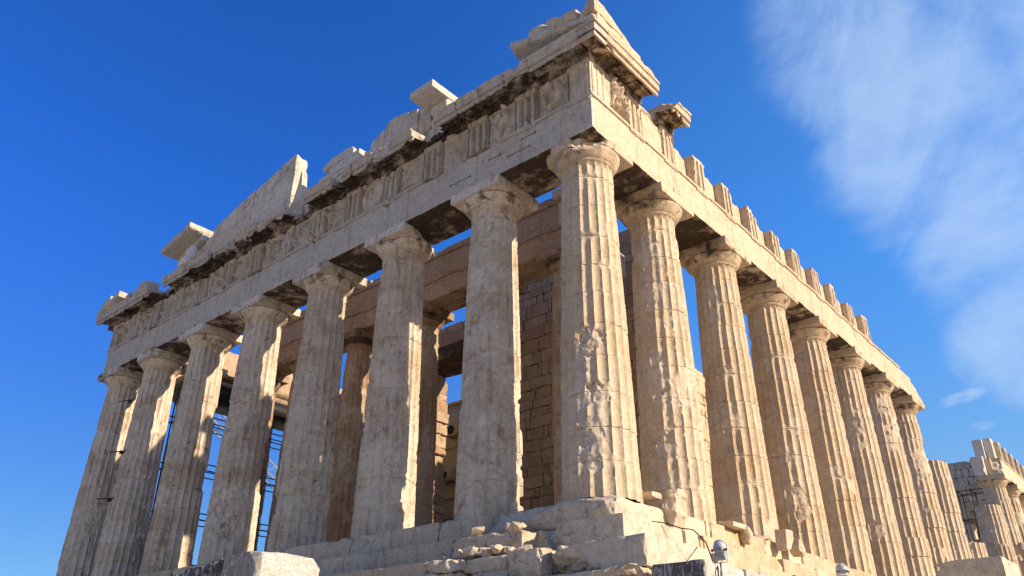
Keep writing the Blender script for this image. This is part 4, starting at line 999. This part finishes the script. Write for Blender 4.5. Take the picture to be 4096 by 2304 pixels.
# stones on the steps
GS = 'loose stones lying on the temple steps'
def boulder(c, size, seed, rot, label, mat=M_SOUTH, **kw):
    g = Geo(); rock(g, c, size, seed, rot=rot, **kw); o = g.build('loose_stone', mat, angle=30); reorigin(o, (c[0], c[1], c[2] - size[2] / 2)); return tag(o, label, 'stone', GS)
boulder((1.0, 1.55, -.02), (.62, .85, 1.0), 3, .5, 'big broken golden lump of marble leaning between the first two sunlit columns', n=20, cutsn=16, amp=.12, boxy=.5)
boulder((.95, 1.9, .38), (.5, .7, .42), 17, .2, 'split piece of marble lying on top of the big broken lump', n=14, cutsn=12, amp=.10, boxy=.4)
boulder((.72, 1.05, .30), (.4, .55, .16), 5, .05, 'small flat slab beside the foot of the corner column', n=10, cutsn=4, boxy=.9)
boulder((1.05, 4.75, .08), (.5, 1.0, .18), 6, .0, 'long pale slab lying at the foot of the second sunlit column', n=12, cutsn=5, boxy=.95)
boulder((1.15, 5.3, -.1), (.4, .5, .5), 7, .4, 'rounded stone just behind the long pale slab', n=12, boxy=.5)
boulder((1.35, 7.45, .02), (.42, .55, .62), 8, .1, 'upright block with dark scratches on the edge of the steps by the fourth column', n=12, cutsn=5, boxy=.95)
boulder((1.40, 8.15, -.10), (.40, .55, .5), 9, .15, 'low ridged block right behind the upright scratched one', n=12, cutsn=7, boxy=.85)
# limestone wall below the steps
lw = empty('limestone_wall', 'grey pitted limestone wall below the steps with a floodlight in front of it', 'wall', (3.7, -2.8, -3.2))
rg_ = random.Random(4)
for j, (z1, z0) in enumerate(((-1.94, -2.22), (-2.225, -2.50), (-2.505, -3.2))):
    a = -2.85
    while a < 16:
        b = a + rg_.uniform(.8, 1.5) * (1.0 if a > -2.8 else .5)
        g = Geo(); block(g, (2.95 if a < -2.8 else 3.1, a + .006, z0 + .003), (4.0 + rg_.uniform(-.02, .02), b - .006, z1), .06, .02, .06, .012, rg_.randrange(999), crust=.25 if a > -2 else 0.0)
        if a < -2.8:
            for k in range(len(g.V)): g.C[k][:, 2] = np.where(g.V[k][:, 1] < -2.75, .85, 0)  # shade of the west face painted into its colour as dark blotches
        o = g.build('wall_block', M_LIME, lw, angle=35); o.matrix_parent_inverse = Matrix.Translation((-3.7, 2.8, 3.2)); a = b
# foreground blocks
g = Geo(); block(g, (-3.0, -8.0, -3.3), (-1.86, -6.62, -1.84), .04, .05, .10, .02, 77, f=1.6, cuts=[((-1.9, -6.7, -1.9), (.5, .7, .7), .05), ((-3.0, -7.9, -1.9), (-.6, -.4, .5), .06), ((-1.86, -7.95, -1.88), (.5, -.6, .6), .03)])
g.C[0][:, 2] = np.where(g.V[0][:, 1] < -7.9, .55, 0); o = g.build('limestone_block', M_LIME, angle=40); reorigin(o, (-2.4, -7.3, -3.3)); tag(o, 'whitish pitted limestone block glaring in the sun in the foreground', 'stone block', 'limestone blocks in the foreground')
g = Geo(); block(g, (-5.6, -8.05, -3.4), (-3.02, -7.0, -1.86), .045, .06, .16, .04, 78, f=1.5, cuts=[((-2.6, -8, -1.80), (-.13, -.10, .98), .06)]); g.C[0][:, 2] = .95
o = g.build('limestone_block', M_LIME, angle=40); reorigin(o, (-4.3, -7.5, -3.4)); tag(o, 'dark weathered limestone slab sloping down beside the glaring white block', 'stone block', 'limestone blocks in the foreground')
g = Geo(); block(g, (5.95, 4.0, -2.8), (7.40, 5.6, -1.39), .05, .02, .04, .008, 79, tint=.1, f=1.5, cuts=[((6.2, 4.2, -1.5), (-.75, -.2, .6), .06), ((6.7, 4.0, -1.39), (-.08, -.1, 1), .01)])
o = g.build('marble_block', M_STEP, angle=35); reorigin(o, (6.7, 4.8, -2.8)); tag(o, 'smooth grey marble block standing in the bottom right foreground', 'stone block')
for c, sz, sd_, lb in (((8.12, 2.6, -1.54), (.36, .42, .30), 12, 'rounded dark stone cut by the right edge of the photo, upper of the two'), ((8.12, 2.6, -1.83), (.40, .45, .26), 13, 'rounded dark stone cut by the right edge of the photo, lower of the two')):
    g = Geo(); rock(g, c, sz, sd_, n=14, boxy=.2, cutsn=8, wear=.1); o = g.build('boulder', M_INNER, angle=40); reorigin(o, (c[0], c[1], c[2] - sz[2] / 2)); tag(o, lb, 'stone', 'dark stones at the right edge')
g = Geo(); rock(g, (8.15, 2.65, -2.35), (.7, .8, .78), 14, n=12, boxy=.5); o = g.build('boulder', M_INNER, angle=40); reorigin(o, (8.15, 2.65, -2.74)); tag(o, 'dark stone carrying the two rounded ones at the right edge', 'stone', 'dark stones at the right edge')

# --- floodlights
def floodlight(loc, yaw_, tilt, label, zbase, S=.72):
    """head faces local +y, tilted up; the camera sees its back and lower lid"""
    t = empty('floodlight', label, 'floodlight', loc, 'floodlights aimed at the columns'); t.rotation_euler = (0, 0, yaw_); t.scale = (S, S, S)
    # housing: section in local (y, z) swept over x, rounded top
    g = Geo(); n = 15; prof = []
    w = .155
    rings = []
    for k in range(9):       # along the optical axis a (back to front)
        a = k / 8; rad = .155 * (math.sin(min(1, a * 1.7 + .25) * math.pi / 2)); rings.append((a * .22 - .06, rad))
    V = []; F = []; m = 24
    for a, rad in rings:
        for q in range(m):
            th = 2 * math.pi * q / m; x = math.cos(th) * rad; z = math.sin(th) * rad
            if z < 0: z *= 1.55; x = max(-.135, min(.135, x * 1.25))
            V.append((x, a, z))
    for i in range(len(rings) - 1):
        for q in range(m): F.append([i * m + q, (i + 1) * m + q, (i + 1) * m + (q + 1) % m, i * m + (q + 1) % m][::-1])
    F.append(list(range(m))); F.append(list(range(len(V) - m, len(V)))[::-1])
    ct, st = math.cos(tilt), math.sin(tilt)
    rx = lambda p: (p[0], p[1] * ct - p[2] * st, p[1] * st + p[2] * ct)
    g.add([rx(v) for v in V], F); o = g.build('housing', M_LAMP, t, angle=35)
    g = Geo()
    V, F = gridbox((-.125, -.10, -.235), (.125, .10, -.06), .05); g.add([rx(v) for v in V], F); g.build('gear_box', M_LAMP, t, angle=30)
    g = Geo()
    for k in range(9):
        V, F = gridbox((-.11 + k * .0275 - .004, -.115, -.20), (-.11 + k * .0275 + .004, -.098, -.07), .1); g.add([rx(v) for v in V], F)
    g.build('cooling_ribs', M_LAMP, t, smooth=False)
    g = Geo(); V, F = gridbox((-.085, -.072, .0), (.085, -.045, .105), .04); g.add([rx(v) for v in V], F); g.build('reflector_window', M_GLASS, t, angle=30)
    g = Geo(); cyl(g, rx((0, .155, 0)), rx((0, .175, 0)), .165, 24); g.build('front_rim', M_LAMP, t, angle=35)
    g = Geo(); tube(g, [(-.18, 0, 0), (-.18, 0, -.30), (.18, 0, -.30), (.18, 0, 0)], .010, 8); g.build('bracket', M_LAMP, t, angle=35)
    for sx in (-1, 1):
        g = Geo(); cyl(g, (sx * .15, 0, -.01), (sx * .195, 0, -.01), .03, 10); g.build('pivot_knob', M_DARK, t, angle=35)
    g = Geo(); cyl(g, (0, 0, -.30), (0, 0, zbase), .020, 12); cyl(g, (.02, 0, -.31), (-.035, -.02, -.62), .010, 6); g.build('pole', M_STEEL, t, angle=35)
floodlight((4.36, -2.92, -1.83), math.radians(8), math.radians(38), 'grey floodlight on a pole in front of the limestone wall, its back to the viewer', -1.4)
floodlight((4.36, 3.08, -1.55), math.radians(50), math.radians(48), 'tilted floodlight low by the steps near the sixth sunlit column', -1.4)
# cable hanging down the steps
g = Geo(); pts = [(1.12, .05, -.50), (1.70, -.02, -.62), (1.9, .3, -.73), (2.15, .35, -.76), (2.45, -.05, -.93), (2.9, -.55, -1.22), (3.3, -1.2, -1.55), (3.7, -1.9, -1.86), (4.03, -2.35, -1.98), (4.06, -2.5, -2.4)]
P_ = []
for k in range(len(pts) - 1):
    a = Vector(pts[k]); b = Vector(pts[k + 1])
    for q in range(4): P_.append(a.lerp(b, q / 4))
P_.append(Vector(pts[-1]))
for _ in range(3): P_ = [P_[0]] + [(P_[k - 1] + P_[k] * 2 + P_[k + 1]) / 4 for k in range(1, len(P_) - 1)] + [P_[-1]]
tube(g, P_, .014, 6); o = g.build('power_cable', M_WIRE, angle=60); reorigin(o, pts[0]); tag(o, 'thin black cable hanging down over the corner steps to the limestone wall', 'cable')

# --- site cabin with air conditioners behind the great door
cab = empty('site_cabin', 'cream coloured metal site cabin standing inside behind the great doorway', 'cabin', (-16.5, 15, .7))
def cpart(g, name, mat, par=cab, off=(-16.5, 15, .7), **kw):
    o = g.build(name, mat, None, **kw); o.parent = par; o.matrix_parent_inverse = Matrix.Translation(-Vector(off)); return o
g = Geo(); V, F = gridbox((-20.5, 13, .7), (-13, 17, 9.95), 1.0); g.add(V, F); cpart(g, 'wall', M_CREAM, smooth=False)
g = Geo(); V, F = gridbox((-20.6, 12.9, 9.96), (-12.9, 17.1, 10.1), 1.0); g.add(V, F); cpart(g, 'roof', M_CREAM, smooth=False)
for k, zz in enumerate((7.55, 4.9, 3.9)):
    g = Geo(); V, F = gridbox((-20.5, 12.93, zz), (-13, 12.998, zz + .09), 1.0); g.add(V, F); cpart(g, 'rail', M_CREAM, smooth=False)
g = Geo(); V, F = gridbox((-17.2, 12.95, .8), (-16.2, 12.995, 3.2), 1.0); g.add(V, F); cpart(g, 'door', M_DARK, smooth=False)
for k, (x, z) in enumerate(((-17.75, 8.1), (-18.15, 5.75))):
    ac = empty('air_conditioner', ['upper', 'lower'][k] + ' air conditioner box on the cream cabin wall', 'air conditioner', (x, 12.7, z), 'air conditioners on the cabin')
    g = Geo(); V, F = gridbox((-.45, -.16, 0), (.45, .27, .62), .3); g.add(V, F); g.build('casing', M_CREAM, ac, smooth=False)
    g = Geo(); cyl(g, (-.12, -.163, .31), (-.12, -.185, .31), .24, 20); g.build('fan_grille', M_DARK, ac, angle=30)
    for sx in (-.35, .35):
        g = Geo(); V, F = gridbox((sx - .02, -.2, -.05), (sx + .02, .28, -.003), .5); g.add(V, F); g.build('shelf_arm', M_STEEL, ac, smooth=False)

# --- scaffolds
def scaffold(label, x0, x1, y0, y1, z0, z1, sx, sy, sz, pair=True, boards=()):
    t = empty('scaffold', label, 'scaffold', (x0, y0, z0), 'scaffolds inside the temple'); off = (x0, y0, z0)
    xs = np.arange(x0, x1 + .01, sx); ys = np.arange(y0, y1 + .01, sy); zs = np.arange(z0 + 1.0, z1, sz)
    for x in xs:
        for y in ys: g = Geo(); cyl(g, (x, y, z0), (x, y, z1), .035, 6); cpart(g, 'upright', M_DARK, t, off, angle=60)
    for z in zs:
        for x in xs:
            for dz in ((0, .30) if pair else (0,)): g = Geo(); cyl(g, (x, y0 - .3, z + dz), (x, y1 + .3, z + dz), .03, 6); cpart(g, 'ledger', M_DARK, t, off, angle=60)
        for y in ys: g = Geo(); cyl(g, (x0 - .2, y, z), (x1 + .2, y, z), .03, 6); cpart(g, 'transom', M_DARK, t, off, angle=60)
    for (a, b, c, d, z) in boards: g = Geo(); V, F = gridbox((a, b, z), (c, d, z + .06), 1.0); g.add(V, F); cpart(g, 'platform', M_WOOD, t, off, smooth=False)
scaffold('dark tube scaffold inside behind the left columns of the shaded front', -27.0, -25.6, 1.9, 9.3, 0.0, 9.6, 1.4, 3.7, 2.35, True, [(-27, 2, -25.6, 9, 9.45)])
SC = [o for o in sc.objects if o.name == 'scaffold'][0]
for (a_, b_, c_, d_, e_, f_, m_) in ((-27.4, 1.6, 9.25, -25.2, 10.2, 9.95, M_DARK), (-27.0, 1.6, 10.0, -25.4, 10.2, 10.28, M_WOOD), (-26.9, 1.6, 10.55, -25.6, 10.2, 10.75, M_WOOD)):
    g = Geo(); V, F = gridbox((a_, b_, c_), (d_, e_, f_), 1.5); g.add(V, F); cpart(g, 'deck_beam', m_, SC, (-27.0, 1.9, 0.0), smooth=False)
scaffold('small tube scaffold far back against the inner wall near the isolated columns', -2.6, -.8, 51.6, 53.0, .5, 10.0, .9, 1.4, 2.1, False, [(-2.6, 51.6, -.8, 53, 7.7)])
# brackets fixed to the outer left columns
for k, (x, z) in enumerate(((-26.3, 8.2), (-25.9, 5.7), (-26.0, 3.6))):
    b_ = empty('steel_bracket', ['topmost', 'middle', 'lowest'][k] + ' dark steel bracket on the two leftmost columns', 'bracket', (x, -.9, z), 'steel brackets on the leftmost columns')
    g = Geo(); cyl(g, (-.3, -.15, .05), (.9, .05, -.05), .022, 8); g.build('rod', M_DARK, b_, angle=60)
    g = Geo(); V, F = gridbox((.58, -.08, -.16), (.74, .06, -.03), .2); g.add(V, F); g.build('mounting_plate', M_DARK, b_, smooth=False)
# crane jib beyond the north side
cr = empty('tower_crane', 'pale lattice crane jib rising beyond the left columns', 'crane', (-60, 36, -5.8))
def lattice(name, a, b, w, n, off, par, r=.07):
    g = Geo(); a = Vector(a); b = Vector(b); d = (b - a).normalized(); s = d.cross(Vector((0, 0, 1))).normalized(); u = s.cross(d)
    cs = [s * w / 2, -s * w / 2, u * w]
    for c in cs: cyl(g, a + c, b + c, r, 6)
    for k in range(n):
        p = a.lerp(b, k / n); q = a.lerp(b, (k + 1) / n); m_ = a.lerp(b, (k + .5) / n)
        for i in range(3):
            cyl(g, p + cs[i], m_ + cs[(i + 1) % 3], r * .6, 5); cyl(g, m_ + cs[(i + 1) % 3], q + cs[i], r * .6, 5)
    return cpart(g, name, M_CRANE, par, off, angle=60)
lattice('jib', (-60, 12.5, 24.5), (-60, 36, 11.5), 1.5, 16, (-60, 36, -5.8), cr); lattice('mast', (-60, 36, -5.8), (-60, 36, 13), 1.7, 12, (-60, 36, -5.8), cr, .1)
g = Geo(); V, F = gridbox((-61, 35, 11.2), (-59, 37, 13.6), .8); g.add(V, F); cpart(g, 'cabin', M_CRANE, cr, (-60, 36, -5.8), smooth=False)
lattice('jib', (-60, 36, 12), (-60, 44, 14.0), 1.5, 6, (-60, 36, -5.8), cr)
# little lamp post seen between the columns
# --- gable sculptures
def sculpture(loc, joints, edges, label, mat=M_NEW, cat='statue'):
    me = bpy.data.meshes.new('statue'); me.from_pydata([j[:3] for j in joints], edges, []); o = bpy.data.objects.new('statue', me); sc.collection.objects.link(o); o.location = loc
    md = o.modifiers.new('skin', 'SKIN'); sb = o.modifiers.new('sub', 'SUBSURF'); sb.levels = 2; sb.render_levels = 2; me.materials.append(mat)
    sv = me.skin_vertices[0].data
    for k, j in enumerate(joints): sv[k].radius = (j[3], j[3] * (j[4] if len(j) > 4 else 1))
    sv[0].use_root = True; md.use_smooth_shade = True
    return tag(o, label, cat, 'worn figures left in the gable')
sculpture((-21.95, -1.22, 13.70), [(0, 0, .42, .24), (.02, 0, .72, .22), (.0, 0, 1.0, .27), (.02, 0, 1.2, .17), (.0, .02, 1.33, .10), (-.28, -.05, 1.08, .12), (.28, -.02, 1.05, .12), (-.1, -.3, .30, .17), (-.35, -.3, .08, .12), (.22, -.28, .26, .17), (.2, -.1, .06, .13), (-.42, .02, .80, .08)],
          [(0, 1), (1, 2), (2, 3), (3, 4), (2, 5), (2, 6), (0, 7), (7, 8), (0, 9), (9, 10), (5, 11)], 'pale headless kneeling figure under the broken gable slab')
sculpture((-22.55, -1.0, 13.70), [(0, 0, .35, .24), (0, 0, .65, .20), (.02, 0, .92, .23), (.05, 0, 1.08, .11), (-.2, -.2, .2, .18), (-.55, -.25, .12, .15), (-.9, -.2, .08, .11), (-1.2, -.15, .05, .07), (.22, 0, .85, .1)],
          [(0, 1), (1, 2), (2, 3), (0, 4), (4, 5), (5, 6), (6, 7), (2, 8)], 'greyer reclining figure with stretched legs beside the pale kneeling one')
# worn lumps of sculpture on the cornice right of the raking fragment
for k, (x, z, sx) in enumerate(((-2.6, 13.85, 1.0), (-3.5, 13.9, .8))):
    g = Geo(); rock(g, (x, -1.05, z), (sx, .55, .5), 60 + k, n=16, cutsn=8, boxy=.3, amp=.16); o = g.build('sculpture_fragment', M_BEAM, angle=40); reorigin(o, (x, -1.05, 13.67)); tag(o, ['rounded worn sculpture fragment on the cornice nearest the right corner', 'rounded worn sculpture fragment on the cornice, the one farther left'][k], 'statue fragment', 'worn fragments on the cornice')
for k, (x, z, sz) in enumerate(((-27.5, 13.98, (.5, .8, .4)), (-26.4, 13.95, (.9, .8, .6)), (-25.7, 13.9, (.6, .6, .4)))):
    g = Geo(); block(g, (x - sz[0] / 2, -1.5, 13.675), (x + sz[0] / 2, -1.5 + sz[1], 13.675 + sz[2] * 1.3), .06, .03, .12, .02, 70 + k, tint=.3, cuts=[((x, -1.5, 13.9 + sz[2] * .6), (-.4, -.5, .8), .06)]); o = g.build('cornice_stone', M_BEAM, angle=35); reorigin(o, (x, -1.1, 13.67)); tag(o, ['small squared stone on the left cornice, next to the sloping slabs', 'largest rough stone on the left end of the cornice', 'low stone on the left cornice at the gap'][k], 'stone', 'stones on the left end of the cornice')
# iron clamps on the shaded beam
for k, (x, z, ln_) in enumerate(((-1.5, 11.35, .55), (-1.9, 10.95, .9), (-4.4, 10.95, .9), (-2.9, 11.2, .5))):
    g = Geo(); block(g, (x - ln_ / 2, -.895, z), (x + ln_ / 2, -.881, z + .022), .2, .001, 0, 0, 5); block(g, (x - ln_ / 2 - .01, -.8955, z - .05), (x - ln_ / 2 + .012, -.881, z + .07), .2, .001, 0, 0, 5); block(g, (x + ln_ / 2 - .012, -.8955, z - .05), (x + ln_ / 2 + .01, -.881, z + .07), .2, .001, 0, 0, 5)
    part(g, 'iron_clamp', M_RUST, smooth=False)
